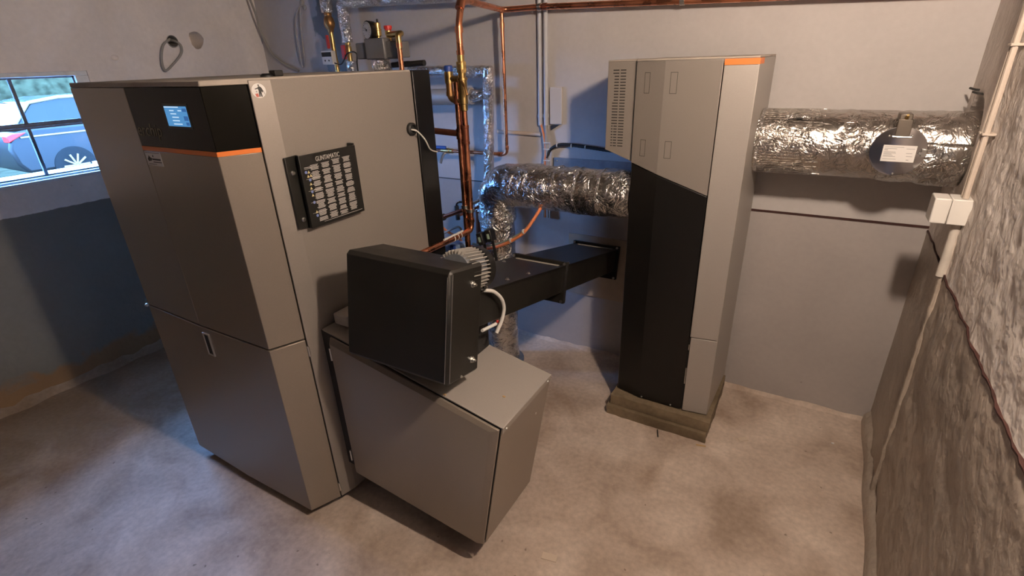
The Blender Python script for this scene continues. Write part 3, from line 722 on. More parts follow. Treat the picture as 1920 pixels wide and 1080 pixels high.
# ------------------------------------------------------------------ flue gas filter tower on its plinth
def rough_slab(name, x0, x1, y0, y1, z0, z1, label, seed):
    m_ = MB(); nx, ny_, nz_ = 30, 26, 4; idx = {}
    def vert(i, j, k_):
        key = (i, j, k_)
        if key not in idx:
            p = V((x0 + (x1 - x0) * i / nx, y0 + (y1 - y0) * j / ny_, z0 + (z1 - z0) * k_ / nz_)); q = p * 16 + V((seed, seed, seed))
            w = V((noise.noise(q), noise.noise(q + V((9, 0, 0))), noise.noise(q + V((0, 9, 0))) * .4)) * .0055 + V((noise.noise(q * 2.7), noise.noise(q * 2.7 + V((7, 0, 0))), 0)) * .003
            if k_ == 0: w.z = 0
            if k_ == nz_: w.z *= .3
            idx[key] = len(m_.v); m_.v.append(tuple(p + w))
        return idx[key]
    for i in range(nx):
        for j in range(ny_):
            m_.f.append((vert(i, j, nz_), vert(i + 1, j, nz_), vert(i + 1, j + 1, nz_), vert(i, j + 1, nz_)))
            m_.f.append((vert(i, j + 1, 0), vert(i + 1, j + 1, 0), vert(i + 1, j, 0), vert(i, j, 0)))
    for k_ in range(nz_):
        for i in range(nx):
            m_.f.append((vert(i, 0, k_), vert(i + 1, 0, k_), vert(i + 1, 0, k_ + 1), vert(i, 0, k_ + 1)))
            m_.f.append((vert(i + 1, ny_, k_), vert(i, ny_, k_), vert(i, ny_, k_ + 1), vert(i + 1, ny_, k_ + 1)))
        for j in range(ny_):
            m_.f.append((vert(0, j + 1, k_), vert(0, j, k_), vert(0, j, k_ + 1), vert(0, j + 1, k_ + 1)))
            m_.f.append((vert(nx, j, k_), vert(nx, j + 1, k_), vert(nx, j + 1, k_ + 1), vert(nx, j, k_ + 1)))
    return tag(m_.build(name, M_SLAB, angle=50), label, 'slab', 'slabs under the filter tower')
rough_slab('concrete_slab', -.740, -.232, 2.145, 2.630, .0, .052, 'lower of two brown concrete slabs under the tall filter tower, on the floor', 3.)
rough_slab('concrete_slab', -.728, -.228, 2.165, 2.625, .054, .110, 'upper of two brown concrete slabs, directly under the tall filter tower', 11.)
ft = thing('filter_tower', 'tall narrow grey and black filter tower with vent slots, standing on concrete slabs', 'filter', (-.48, 2.4, .11))
a_, b_, c2_, d_, e_ = (-.716, 2.232), (-.590, 2.200), (-.372, 2.200), (-.250, 2.216), (-.238, 2.632)
TZ = 1.722
za, zb, zc = 1.312, 1.273, 1.200
MB().prism([(-.706, 2.245), (-.585, 2.214), (-.374, 2.214), (-.262, 2.230), (-.252, 2.622), (-.706, 2.622)], .1105, 1.70).build('carcass', M_INNER, ft)
MB().strip([a_, b_, (c2_[0] - .002, c2_[1])], .008, [za + .002, zb + .002, zc + .002], TZ).build('upper_front_panel', M_PAINT, ft, bevel=.0015)
lf = MB().strip([(a_[0] + .003, a_[1] + .003), (b_[0], b_[1] + .003), (c2_[0] - .003, c2_[1] + .003)], .008, .116, [za - .002, zb - .002, zc - .002]).build('lower_front_panel', M_BLACKS, ft, bevel=.0015)
lf['label'] = 'black lower front panel'
MB().strip([(c2_[0] + .002, c2_[1]), (d_[0] - .0005, d_[1])], .008, .534, TZ - .022).build('column_panel', M_LIGHT, ft, bevel=.0015)
MB().strip([(c2_[0] + .002, c2_[1] - .0006), (d_[0], d_[1] - .0006), (d_[0] + .003, d_[1] + .10)], .008, TZ - .021, TZ).build('orange_stripe', M_ORANGE, ft)
ldr = MB().strip([(c2_[0] + .006, c2_[1]), (d_[0] - .0005, d_[1])], .008, .116, .530).build('lower_flap', M_LIGHT, ft, bevel=.0015)
for z0, z1 in ((.27, .36), (.46, .49)): MB().cyl((c2_[0] + .001, c2_[1] + .004, z0), (c2_[0] + .001, c2_[1] + .004, z1), .0025, 8).build('hinge', M_STEEL, ldr)
MB().strip([d_, e_], .008, .116, TZ).build('side_panel', M_LIGHT, ft, bevel=.0015)
MB().strip([(-.716, 2.628), (-.716, 2.24)], .008, .116, TZ).build('side_panel', M_PAINTF, ft, bevel=.0015)
MB().prism([(a_[0], a_[1] + .002), (b_[0], b_[1] + .002), (c2_[0], c2_[1] + .002), (d_[0] - .001, d_[1] + .002), (e_[0] - .001, e_[1]), (-.716, 2.632)], 1.7225, 1.730).build('top_cover', M_DUST, ft, bevel=.002)
for x in (-.573, -.425): MB().ball((x, 2.200, .126), .005).build('screw', M_STEEL, lf)
for (x0, x1, z0, z1) in ((-.676, -.652, 1.600, 1.680), (-.566, -.538, 1.600, 1.680), (-.676, -.652, 1.345, 1.415), (-.566, -.538, 1.345, 1.415)):
    m_ = MB()
    for (u0, u1, w0, w1) in ((x0, x1, z0, z0 + .0018), (x0, x1, z1 - .0018, z1), (x0, x0 + .0018, z0, z1), (x1 - .0018, x1, z0, z1)):
        y_ = lambda x: 2.200 + max(0, (-.590 - x) / .126 * .032) - .0006
        m_.add([(u0, y_(u0), w0), (u1, y_(u1), w0), (u1, y_(u1), w1), (u0, y_(u0), w1), (u0, y_(u0) + .002, w0), (u1, y_(u1) + .002, w0), (u1, y_(u1) + .002, w1), (u0, y_(u0) + .002, w1)], [(0, 1, 2, 3), (0, 4, 5, 1), (3, 2, 6, 7)])
    m_.build('knock_out', mat('seam_dark', (.05, .045, .04), .7), ft)
# louvred side cover hanging on the left
vx0, vx1, vy = -.842, -.722, 2.240
vc = MB(); vc.strip([(vx0, 2.60), (vx0, vy), (vx1, vy)], .006, [1.330, 1.362, 1.318], TZ + .002)
vcov = vc.build('vent_cover', M_PAINT, ft, bevel=.0015)
MB().prism([(vx0 + .007, vy + .008), (vx1, vy + .008), (vx1, 2.59), (vx0 + .007, 2.59)], 1.37, TZ - .004).build('vent_core', M_INNER, ft)
MB().prism([(vx0, vy), (vx1, vy), (vx1, 2.60), (vx0, 2.60)], TZ + .0025, TZ + .007).build('vent_lid', M_DUST, ft, bevel=.001)
sl = MB(); nrow = 27
for j in range(nrow):
    z = 1.688 - j * (1.688 - 1.378) / (nrow - 1)
    if 6 < j and j % 1 == 0 and j > nrow - 9: spans = ((-.818, -.811), (-.807, -.792), (-.786, -.762))
    else: spans = ((-.818 if j < 2 or j > 10 else -.812, -.792), (-.786, -.762))
    for (x0, x1) in spans: sl.box(x0, x1, vy - .0006, vy + .004, z, z + .0042)
sl.build('vent_slots', M_INNER, vcov)
bx(vx1 + .0005, vx1 + .003, vy - .004, vy + .004, 1.318, TZ).build('bright_edge', M_STEEL, vcov)
# ------------------------------------------------------------------ exhaust duct (right) with draught lid
ex = thing('exhaust_duct', 'wide foil-wrapped exhaust duct from the filter tower into the right wall', 'duct', (.1, 2.5, 1.393))
EC = V((0, 2.497, 1.392)); ER = .129
def exx(t): return -.2445 + t * .80
ew = MB().tube([V((exx(i / 150), EC.y, EC.z)) for i in range(151)], ER, 72, wob=.0030, wscale=34.).build('foil_wrap', M_FOIL, ex, angle=70)
rb = MB()
for i in range(64):
    a = 2 * PI * i / 64; d = V((0, math.cos(a), math.sin(a)))
    t = V((0, -math.sin(a), math.cos(a)))
    c1 = EC + d * (ER + .0014)
    P = [c1 + V((x, 0, 0)) + d * sy * .0014 + t * sz * .0022 for x in (-.235, -.02 + .05 * noise.noise(V((i * .8, 0, 0)))) for sy in (-1, 1) for sz in (-1, 1)]
    rb.add(P, [(0, 1, 3, 2), (4, 6, 7, 5), (0, 4, 5, 1), (2, 3, 7, 6), (0, 2, 6, 4), (1, 5, 7, 3)])
rbo = rb.build('foil_ribs', M_FOIL, ew); rbo['kind'] = 'stuff'
MB().tube([V((-.238, EC.y, EC.z)), V((-.226, EC.y, EC.z))], ER + .004, 48).build('tape_band', M_FOILS, ex)
# loose foil sheet hanging under the lid side
lo = MB(); pv = []; ny_, nx_ = 14, 26
for i in range(nx_ + 1):
    for j in range(ny_ + 1):
        x = .20 + .26 * i / nx_; a = -PI * (.52 + .56 * j / ny_)   # wraps front-underside
        rr = ER + .006 + .010 * noise.noise(V((x * 14, j * .35, 0))) + .006 * noise.noise(V((x * 40, j * .9, 3)))
        pv.append((x, EC.y + math.cos(a) * rr, EC.z + math.sin(a) * rr))
lo.add(pv, [(i * (ny_ + 1) + j, (i + 1) * (ny_ + 1) + j, (i + 1) * (ny_ + 1) + j + 1, i * (ny_ + 1) + j + 1) for i in range(nx_) for j in range(ny_)])
lo = lo.build('loose_foil', M_FOILD, ex, angle=80)
sol = lo.modifiers.new('thickness', 'SOLIDIFY'); sol.thickness = .002
# torn patch
tp = MB()
for j in range(9):
    a = 2 * PI * j / 9; b2 = 2 * PI * (j + 1) / 9; c1 = V((-.098, EC.y - ER * .62, EC.z + ER * .80)); nrm = V((0, -.62, .80)); t1 = V((1, 0, 0)); t2 = V((0, .80, .62))
    r1, r2 = .026 * (1 + .4 * math.sin(j * 5.1)), .026 * (1 + .4 * math.sin((j + 1) % 9 * 5.1))
    p0 = c1 + nrm * .001; q1 = c1 + (t1 * math.cos(a) * 1.5 + t2 * math.sin(a) * .7) * r1 + nrm * (.004 + .004 * math.sin(j * 2.3)); q2 = c1 + (t1 * math.cos(b2) * 1.5 + t2 * math.sin(b2) * .7) * r2 + nrm * (.004 + .004 * math.sin((j + 1) % 9 * 2.3))
    tp.add([p0, q1, q2], [(0, 1, 2)])
tpo = tp.build('torn_patch', M_FOILS, ex, smooth=False)
c1 = V((-.098, EC.y - (ER + .006) * .66, EC.z + (ER + .006) * .76)); MB().ball(c1, .012, (1.3, .25, .3)).build('tear', M_INNER, tpo)
# lid
LC = V((.240, 2.335, 1.395)); LR = .0865
MB().lathe(LC + V((0, .012, 0)), (0, 1, 0), [(.070, 0), (.070, .09)], 40).build('lid_collar', M_GALV, ex)
lid = MB().lathe(LC, (0, 1, 0), [(.080, 0), (LR - .001, .001), (LR, .004), (LR, .010), (LR - .004, .013)], 56).build('draught_lid', M_CHROME, ex)
lid['label'] = 'round polished draught lid with white label'
bx(LC.x - .046, LC.x + .054, LC.y - .0012, LC.y - .0002, LC.z - .036, LC.z + .022).build('lid_label', M_PAPER, lid)
pr = MB()
def lbar(x0, x1, z, h=.0016): pr.box(LC.x - .046 + x0 * .1, LC.x - .046 + x1 * .1, LC.y - .0017, LC.y - .0012, LC.z - .036 + z * .058, LC.z - .036 + z * .058 + h)
for (x0, x1, z) in ((.05, .62, .88), (.70, .95, .80), (.05, .42, .78), (.05, .16, .69), (.05, .40, .58), (.05, .42, .51), (.05, .30, .44), (.05, .34, .37), (.05, .42, .30), (.05, .46, .14), (.76, .84, .12), (.72, .90, .52), (.74, .92, .34)): lbar(x0, x1, z, .0018 if x1 < .2 or x0 > .75 else .0013)
pr.build('label_print', M_INKG, lid)
bx(LC.x - .022, LC.x + .022, LC.y - .006, LC.y + .006, LC.z + .055, LC.z + .112).build('hinge_bracket', mat('dull_steel', (.22, .19, .16), .4, .9), lid, bevel=.002)
MB().cyl((LC.x - .028, LC.y - .007, LC.z + .052), (LC.x + .028, LC.y - .007, LC.z + .052), .003, 8).build('hinge_rod', M_STEEL, lid)
MB().lathe((LC.x, LC.y - .006, LC.z + .118), (0, -1, .6), [(.007, 0), (.007, .004), (.004, .02)], 8).build('adjusting_screw', M_BRASS, lid)
bx(LC.x - .018, LC.x + .020, LC.y + .02, LC.y + .10, LC.z + .095, LC.z + .128).build('bracket_arm', mat('dull_steel', (.22, .19, .16), .4, .9), ex, bevel=.003)
bx(LC.x + .068, LC.x + .084, LC.y - .008, LC.y, LC.z - .016, LC.z + .014).build('latch', M_STEEL, lid, bevel=.002)
MB().lathe((LC.x + .066, LC.y - .004, LC.z - .002), (0, -1, 0), [(.006, 0), (.004, .004)], 8).build('rivet', M_STEEL, lid)
for x, z in ((-.036, .054), (.030, .056), (.002, -.080)): MB().ball((LC.x + x, LC.y - .001, LC.z + z), .004).build('rivet', M_STEEL, lid)

# ------------------------------------------------------------------ foil flue pipe (left) between boiler and tower
fp = thing('flue_pipe', 'crinkled foil flue pipe with a downward elbow, entering the left of the tower', 'pipe', (-1.51, 2.35, 0))
FY = 2.352
path = dense(fillet([(-.722, FY, 1.137), (-1.50, FY, 1.128), (-1.505, FY, .93)], .13, 10), .008)
rad = [.113 if p.x > -1.38 else .113 - .012 * min(1, (-1.38 - p.x) / .12) for p in path]
MB().tube(path, rad, 56, wob=.0075, wscale=17., seed=2.).build('foil_elbow', M_FOILD, fp, angle=75)
MB().tube(dense([(-1.508, FY, .945), (-1.508, FY, .012)], .01), .097, 48, wob=.006, wscale=18., seed=5.).build('foil_riser', M_FOILD, fp, angle=75)
MB().tube(dense([(-1.508, FY, .955), (-1.508, FY, .925)], .006), .106, 48, wob=.006, wscale=24., seed=9.).build('tape_collar', M_FOILS, fp, angle=75)
for x in (-1.12, -1.00, -.88): 
    MB().tube(dense([(x - .004, FY, 1.135), (x + .006, FY, 1.135)], .005), .1165, 48, wob=.006, wscale=17., seed=2.).build('tape_band', M_FOILS, fp, angle=75)
MB().lathe((-1.508, FY, 0), (0, 0, 1), [(.13, 0), (.13, .012), (.10, .02)], 32).build('base_collar', M_GALV, fp)

# ------------------------------------------------------------------ heating riser with mixing valve (copper, in front of the flue)
RY = 2.04
hr = thing('copper_riser', 'thick copper riser pair with brass valves, between the boiler and the foil flue', 'pipe', (-1.465, RY, .9))
RX = -1.462
r_top = V((-1.47, RY, 1.962)); ELB = V((-1.470, RY, .958))
MB().tube(fillet([(-1.462, RY, 1.775), (-1.462, RY, 1.885), (-1.468, RY + .035, 1.968)], .03), .0145, 16).build('pipe', M_COPPER, hr)
for a, b, r in (((RX, RY, 1.86), (RX, RY, 1.885), .0185), ((RX, RY, 1.772), (RX, RY, 1.79), .018)): MB().cyl(a, b, r).build('pipe_collar', M_COPPER, hr)
MB().lathe((RX, RY, 1.535), (0, 0, 1), [(.015, 0), (.017, .002), (.017, .03), (.021, .032), (.021, .13), (.024, .132), (.024, .142), (.017, .144), (.018, .175), (.022, .178), (.022, .205), (.016, .208), (.016, .238)], 20).build('mixing_valve', M_BRASS, hr)
MB().lathe((RX, RY, 1.70), (0, 0, 1), [(.024, 0), (.024, .018), (.020, .019), (.020, .03), (.024, .031), (.024, .045)], 6).build('union_nut', M_BRASS, hr)
MB().tube([(RX + .01, RY - .02, 1.662), (RX + .034, RY - .03, 1.640), (RX + .046, RY - .034, 1.606)], [.006, .005, .006], 8).build('valve_lever', M_BRONZE, hr)
# bypass with blue cap, left of the valve
BX_ = -1.536
MB().tube(fillet([(BX_, RY, 1.70), (BX_, RY, 1.585), (RX - .01, RY, 1.578)], .035), .0165, 16).build('bypass_bend', M_BRONZE, hr)
MB().cyl((BX_, RY, 1.675), (RX, RY, 1.672), .0135).build('bypass_tee', M_BRASS, hr)
MB().lathe((BX_, RY, 1.655), (0, 0, 1), [(.020, 0), (.020, .05), (.017, .052)], 16).build('bypass_body', M_BRASS, hr)
MB().lathe((BX_, RY, 1.705), (0, 0, 1), [(.020, 0), (.020, .022), (.016, .026)], 16).build('blue_cap', M_BLUE, hr)
MB().tube([(BX_, RY, 1.62), (BX_, RY, 1.60)], .0185, 16).build('pipe_collar', M_BRONZE, hr)
# riser below the valve
MB().cyl((RX, RY, 1.45), (RX - .001, RY, 1.54), .0135).build('pipe', M_COPPER, hr)
MB().lathe((RX - .001, RY, 1.385), (0, 0, 1), [(.018, 0), (.018, .012), (.0165, .014), (.0165, .072), (.018, .074), (.018, .086)], 16).build('red_sleeve', M_COPPERD, hr)
MB().tube(fillet([(RX - .001, RY, 1.40), (RX - .004, RY, ELB.z), (RX - .008, 1.60, .962)], .035), .0145, 16).build('pipe', M_COPPER, hr)
MB().tube([(RX - .004, RY, 1.02), (RX - .004, RY, 1.0)], .0185, 16).build('pipe_collar', M_COPPER, hr)
LX = RX - .034
MB().tube([(LX, RY, 1.66), (LX, RY, .01)], .0145, 16).build('pipe', M_COPPER, hr)
MB().tube([(LX, RY, 1.60), (LX, RY, 1.565)], .0185, 16).build('pipe_collar', M_COPPERD, hr)
MB().tube([(-1.66, RY, 1.44), (LX, RY, 1.432)], .0150, 16).build('branch_pipe', M_COPPERD, hr)
MB().tube([(LX, RY, 1.455), (LX, RY, 1.408)], .0185, 16).build('pipe_collar', M_COPPER, hr)
cl = MB(); cl.tube([(RX - .004, RY, 1.068), (RX - .004, RY, 1.052)], .021, 16).tube([(LX, RY, 1.085), (LX, RY, 1.069)], .021, 16).box(LX - .006, LX + .006, RY, RY + .12, 1.071, 1.083)
cl.build('pipe_clamp', M_STEEL, hr)
p0 = px(806, 416, 'y', 2.12); p1 = px(868, 394, 'y', 2.10)
MB().tube([p0, p1], .011, 12).build('small_branch', M_COPPERD, hr)
MB().lathe(p0.lerp(p1, .42) - (p1 - p0).normalized() * .01, (p1 - p0), [(.017, 0), (.019, .004), (.019, .016), (.017, .020)], 12).build('rubber_clamp', M_CABLEB, hr)
# cable tied along the low pipe
for y in (1.88, 1.91, 1.935): MB().tube([(RX - .006, y, .960), (RX - .006, y + .004, .960)], .0175, 14).build('cable_tie', M_CABLEW, hr)
MB().tube([(RX + .004, 1.80, .979), (RX + .004, 1.95, .979)], .0055, 8).build('temperature_probe', M_CABLEW, hr)

# copper pipe along the top of the back wall
tee = V((-1.585, 2.612, 1.985))
cp = thing('copper_pipe', 'copper pipe running along the top of the back wall from the riser', 'pipe', (-1.0, 2.62, 1.96))
w0 = px(1012, 13, 'y', 2.64); w1 = px(1280, 1.5, 'y', 2.64); w2 = w1 + (w1 - w0) * 1.55
w2.x = min(w2.x, .42)
MB().tube(fillet([(-1.468, RY + .03, 1.966), (-1.478, RY + .08, 1.992), tee + V((0, .004, .0)), w0, w1, w2], .05), .0145, 16).build('pipe', M_COPPER, cp)
MB().tube(fillet([(-1.468, RY + .024, 1.955), (-1.470, RY + .045, 1.985), (-1.482, RY + .09, 1.992)], .02), .0200, 16).build('elbow', M_COPPER, cp)
for w in (w0, w1):
    MB().tube([w - V((.010, 0, 0)), w + V((.010, 0, 0))], .0185, 16).box(w.x - .004, w.x + .004, w.y, YB, w.z - .004, w.z + .004).build('pipe_clamp', M_STEEL, cp)
MB().tube([w0 + V((.018, 0, 0)), w0 + V((.04, 0, 0))], .017, 16).build('pipe_collar', M_COPPERD, cp)
# thin copper drop
cdp = thing('copper_pipe', 'thin copper pipe dropping down the back wall to the small blue valve', 'pipe', (-1.58, 2.61, 1.25))
q0 = px(941, 30, 'y', 2.612); q1 = px(950, 286, 'y', 2.612); q2 = px(925, 293, 'y', 2.612); q3 = px(850, 288, 'y', 2.612); q4 = px(838, 286, 'y', 2.612)
q1.x = q0.x = (q0.x + q1.x) / 2; q1.z -= .012
for q in (q2, q3, q4): q.z = q1.z
MB().tube(fillet([tee + V((.0, .0, -.002)), (q0.x, 2.612, q0.z + .005), q1, q3], .032), .0105, 14).build('pipe', M_COPPER, cdp)
for a, b in (((q0.x, 2.612, 1.925), (q0.x, 2.612, 1.90)), ((q1.x, 2.612, q1.z + .05), (q1.x, 2.612, q1.z + .03)), ((q1.x - .035, 2.612, q1.z), (q1.x - .058, 2.612, q1.z))):
    MB().cyl(a, b, .0135).build('pipe_collar', M_COPPER, cdp)
bv = MB().lathe(q3, (-1, 0, 0), [(.011, 0), (.015, .002), (.015, .022), (.012, .024), (.017, .028), (.017, .06), (.013, .064), (.013, .09)], 12).build('valve_body', M_BRASS, cdp)
hb = MB(); hb.box(q3.x - .125, q3.x - .035, 2.585, 2.595, q3.z + .012, q3.z + .032); hb.build('blue_lever', M_BLUE, bv, bevel=.004)
MB().tube([q3 + V((-.05, 0, 0)), q3 + V((-.07, -.02, -.03)), q3 + V((-.085, -.03, -.075))], [.010, .009, .010], 10).build('drain_tap', M_STEEL, bv)
MB().tube([q3 + V((-.05, 0, 0)), q3 + V((-.26, 0, 0))], .0105, 10).build('pipe', M_COPPERD, cdp)

# ------------------------------------------------------------------ foil insulated pipes on the back wall
ip = thing('insulated_pipe', 'thin foil-wrapped pipe turning down the back wall to the flue elbow', 'pipe', (-1.69, 2.58, 1.0))
IY = 2.585
a0, a1, a2, a3 = px(770, 134, 'y', IY), px(912, 135, 'y', IY), px(917, 335, 'y', IY), px(905, 372, 'y', IY - .02)
a4 = px(898, 395, 'y', IY - .04)
MB().tube(dense([a0, a1 + V((.03, 0, 0))], .012), .031, 20, wob=.004, wscale=30., seed=1.).build('foil_sleeve', M_FOILS, ip, angle=75)
MB().tube(dense(fillet([a1 + V((.012, 0, .022)), a2, a3, a4], .05), .012), .031, 20, wob=.004, wscale=30., seed=4.).build('foil_sleeve', M_FOILS, ip, angle=75)
MB().tube([a4, a4 + V((-.02, 0, -.50))], .022, 14).build('pipe_end', M_COPPERD, ip)
gpz = thing('insulated_pipe', 'short grey insulated pipe behind the mixing valve, feeding the foil corner pipe', 'pipe', (-1.9, 2.58, 1.56))
MB().tube(dense([px(790, 183, 'y', 2.57), px(885, 180, 'y', 2.582)], .02), .045, 20, wob=.003, wscale=20.).build('grey_sleeve', mat('grey_insulation', (.42, .40, .38), .55, .3), gpz, angle=75)
MB().tube([px(883, 180, 'y', 2.582), px(906, 178, 'y', 2.585)], [.040, .022], 18).build('cone_end', M_FOILS, gpz, angle=75)
def leftpipe(name, label, X, Yp, ztop, parts):
    t = thing(name, label, 'pipe', (X, Yp, 1.7)); return t
f1 = px(612, 12, 'y', 2.60)
t1 = thing('insulated_pipe', 'foil-topped pipe with bronze check valve and red lever, left of the two wall pipes', 'pipe', (f1.x, 2.6, 1.7))
MB().tube(dense([(f1.x + .002, 2.60, 2.40), (f1.x, 2.60, 2.055)], .012), .036, 20, wob=.005, wscale=26., seed=3.).build('foil_sleeve', M_FOILS, t1, angle=75)
z0 = 2.06
pB = px(621, 63, 'y', 2.60); 
MB().lathe((f1.x, 2.60, 2.058), (pB.x - f1.x, 0, pB.z - 2.058), [(.020, 0), (.024, .006), (.024, .018), (.022, .022), (.030, .035), (.036, .065), (.031, .085), (.020, .10), (.018, .115)], 16).build('check_valve', M_BRONZE, t1)
MB().tube([(pB.x, 2.60, pB.z + .02), px(627, 100, 'y', 2.60), px(632, 126, 'y', 2.60), V((px(632, 126, 'y', 2.60).x, 2.60, 1.3))], .015, 14).build('pipe', M_BRASS, t1)
rl = px(615, 77, 'y', 2.575); bx(rl.x - .010, rl.x + .010, 2.565, 2.58, rl.z - .045, rl.z + .035).build('red_lever', M_RED, t1, bevel=.004)
f2 = px(647, 12, 'y', 2.60); f2b = px(652, 80, 'y', 2.60)
t2 = thing('insulated_pipe', 'foil-wrapped pipe running along the wall top and bending down to a red-lever valve', 'pipe', (f2.x, 2.6, 1.7))
f2r = px(880, -9, 'y', 2.60)
MB().tube(dense(fillet([V((f2r.x + .12, 2.60, 2.41)), V((f2r.x + .12, 2.60, f2r.z)), px(640, 4, 'y', 2.60), f2b], .03), .012), .034, 20, wob=.004, wscale=26., seed=8.).build('foil_sleeve', M_FOILS, t2, angle=75)
vb = px(657, 112, 'y', 2.60)
MB().lathe(f2b, (vb.x - f2b.x, 0, vb.z - f2b.z), [(.016, -.005), (.018, 0), (.018, .012), (.014, .014), (.019, .03), (.019, .055), (.015, .06), (.015, .12)], 14).build('ball_valve', M_BRASS, t2)
rl = px(645, 98, 'y', 2.575); bx(rl.x - .016, rl.x + .016, 2.565, 2.58, rl.z - .042, rl.z + .042).build('red_lever', M_RED, t2, bevel=.005)
MB().tube(dense([px(659, 114, 'y', 2.60), px(660, 126, 'y', 2.60), px(660, 126, 'y', 2.60) - V((0, 0, .4))], .012), .034, 18, wob=.004, wscale=26., seed=12.).build('foil_sleeve', M_FOILS, t2, angle=75)
# heat meter
mt_ = thing('heat_meter', 'small white heat meter with dark display, at the foot of the left wall pipe', 'meter', px(612, 122, 'y', 2.56))
a = px(601, 96, 'y', 2.555); b = px(625, 121, 'y', 2.555)
hm = bx(a.x, b.x, 2.555, 2.59, b.z, a.z).build('case', M_WHITE, mt_, bevel=.004)
w = b.x - a.x; h = a.z - b.z
bx(a.x + w * .06, b.x - w * .06, 2.5535, 2.557, a.z - h * .42, a.z - h * .10).build('display', M_BLACKS, mt_)
for u in (.30, .66): MB().lathe((a.x + w * u, 2.556, b.z + h * .30), (0, -1, 0), [(.006, 0), (.005, .003)], 10).build('button', M_INK, mt_)
MB().tube(spline([(b.x - .01, 2.57, b.z + .01), px(640, 120, 'y', 2.56), px(652, 100, 'y', 2.55), px(668, 100, 'y', 2.56), px(670, 124, 'y', 2.58), px(670, 124, 'y', 2.58) - V((0, 0, .2))]), .004, 8).build('meter_cable', M_CABLEB, mt_)

# ------------------------------------------------------------------ boiler safety group
SY = 2.0
sf = thing('safety_group', 'pressure gauge, air vent and red-cap safety valve on a grey block behind the boiler', 'safety valve', (-1.88, SY, 1.75))
a = px(677, 81, 'y', SY); b = px(757, 108, 'y', SY); ct = px(697, 73, 'y', SY); cr_ = px(733, 73, 'y', SY)
M_BLOCK = mat('grey_insulation_shell', (.15, .15, .155), .45, .2)
bx(a.x, b.x, SY - .04, SY + .05, b.z, a.z).build('insulation_block', M_BLOCK, sf, bevel=.005)
bx(ct.x, cr_.x, SY - .055, SY + .055, b.z - .004, ct.z).build('insulation_cap', M_BLOCK, sf, bevel=.006)
MB().tube(dense([px(713, 106, 'y', SY), px(716, 124, 'y', SY), px(716, 124, 'y', SY) - V((0, 0, .35))], .012), .045, 22, wob=.005, wscale=30.).build('foil_sleeve', M_FOILS, sf, angle=75)
gc = px(688, 57, 'y', SY - .03)
ga = MB().lathe(gc + V((.004, .012, 0)), (-.25, -1, .05), [(.036, -.026), (.040, -.02), (.041, .012), (.037, .014)], 32).build('gauge', M_BLACKS, sf)
gd = V((-.25, -1, .05)).normalized()
MB().lathe(gc + V((.004, .012, 0)) + gd * .0142, gd, [(.0355, 0), (.0355, .0012)], 32).build('gauge_dial', mat('dial_grey', (.50, .50, .50), .4), ga)
tk = MB(); gu = V((0, 0, 1)); gr_ = gd.cross(gu).normalized(); gu = gr_.cross(gd); gcc = gc + V((.004, .012, 0)) + gd * .0156
for j in range(13):
    a2_ = math.radians(-135 + j * 22.5); dv = gr_ * math.sin(a2_) + gu * math.cos(a2_); tk.tube([gcc + dv * .026, gcc + dv * .032], .0008, 4)
tk.tube([gcc - (gr_ * .5 + gu) * .006, gcc + (gr_ * .6 + gu * .5) * .022], .0012, 4); tk.lathe(gcc, gd, [(.005, 0), (.004, .002)], 10)
tk.build('gauge_marks', M_INK, ga)
MB().cyl((gc.x + .005, SY, ct.z - .01), (gc.x + .008, SY, gc.z - .03), .008, 10).build('gauge_stem', M_BRASS, sf)
av = px(710, 73, 'y', SY); at_ = px(708, 40, 'y', SY)
hgt = at_.z - av.z
MB().lathe((av.x, SY, av.z - .005), (0, 0, 1), [(.009, 0), (.009, .014), (.017, .018), (.017, hgt * .55), (.019, hgt * .57), (.019, hgt * .64), (.016, hgt * .66), (.0165, hgt * .97), (.013, hgt)], 18).build('air_vent', M_BRASS, sf)
MB().lathe((av.x + .004, SY, at_.z - .006), (0, 0, 1), [(.005, 0), (.005, .014), (.003, .016)], 10).build('vent_cap', M_CABLEB, sf)
sv = px(730, 76, 'y', SY); svt = px(728, 54, 'y', SY)
MB().lathe((sv.x, SY, sv.z - .008), (0, 0, 1), [(.012, 0), (.012, .03), (.015, .032), (.015, svt.z - sv.z)], 14).build('safety_valve', M_BRASS, sf)
MB().lathe((sv.x, SY, svt.z - .006), (0, 0, 1), [(.016, 0), (.016, .006), (.019, .007), (.019, .018), (.015, .020)], 14).build('red_cap', M_RED, sf)
SP = SY - .062; e0 = px(748, 62, 'y', SP); e1 = px(749, 90, 'y', SP)
MB().tube(fillet([(sv.x, SY, e0.z), (e0.x - .012, SY - .03, e0.z), (e1.x, SP, e0.z - .004), (e1.x, SP, e1.z)], .022), .0135, 14).build('discharge_elbow', M_BRASS, sf)
MB().tube([(e1.x, SP, e1.z + .02), (e1.x, SP, 1.45)], .0115, 14).build('discharge_pipe', M_COPPER, sf)
MB().tube([(e1.x, SP, e1.z + .022), (e1.x, SP, e1.z + .002)], .0145, 14).build('pipe_collar', M_COPPER, sf)
bh = px(765, 120, 'y', SY + .08)
MB().tube(dense([px(735, 122, 'y', 2.06), px(796, 118, 'y', 2.06)], .02), .013, 14, wob=.003, wscale=30).build('black_hose', M_CABLEB, sf)

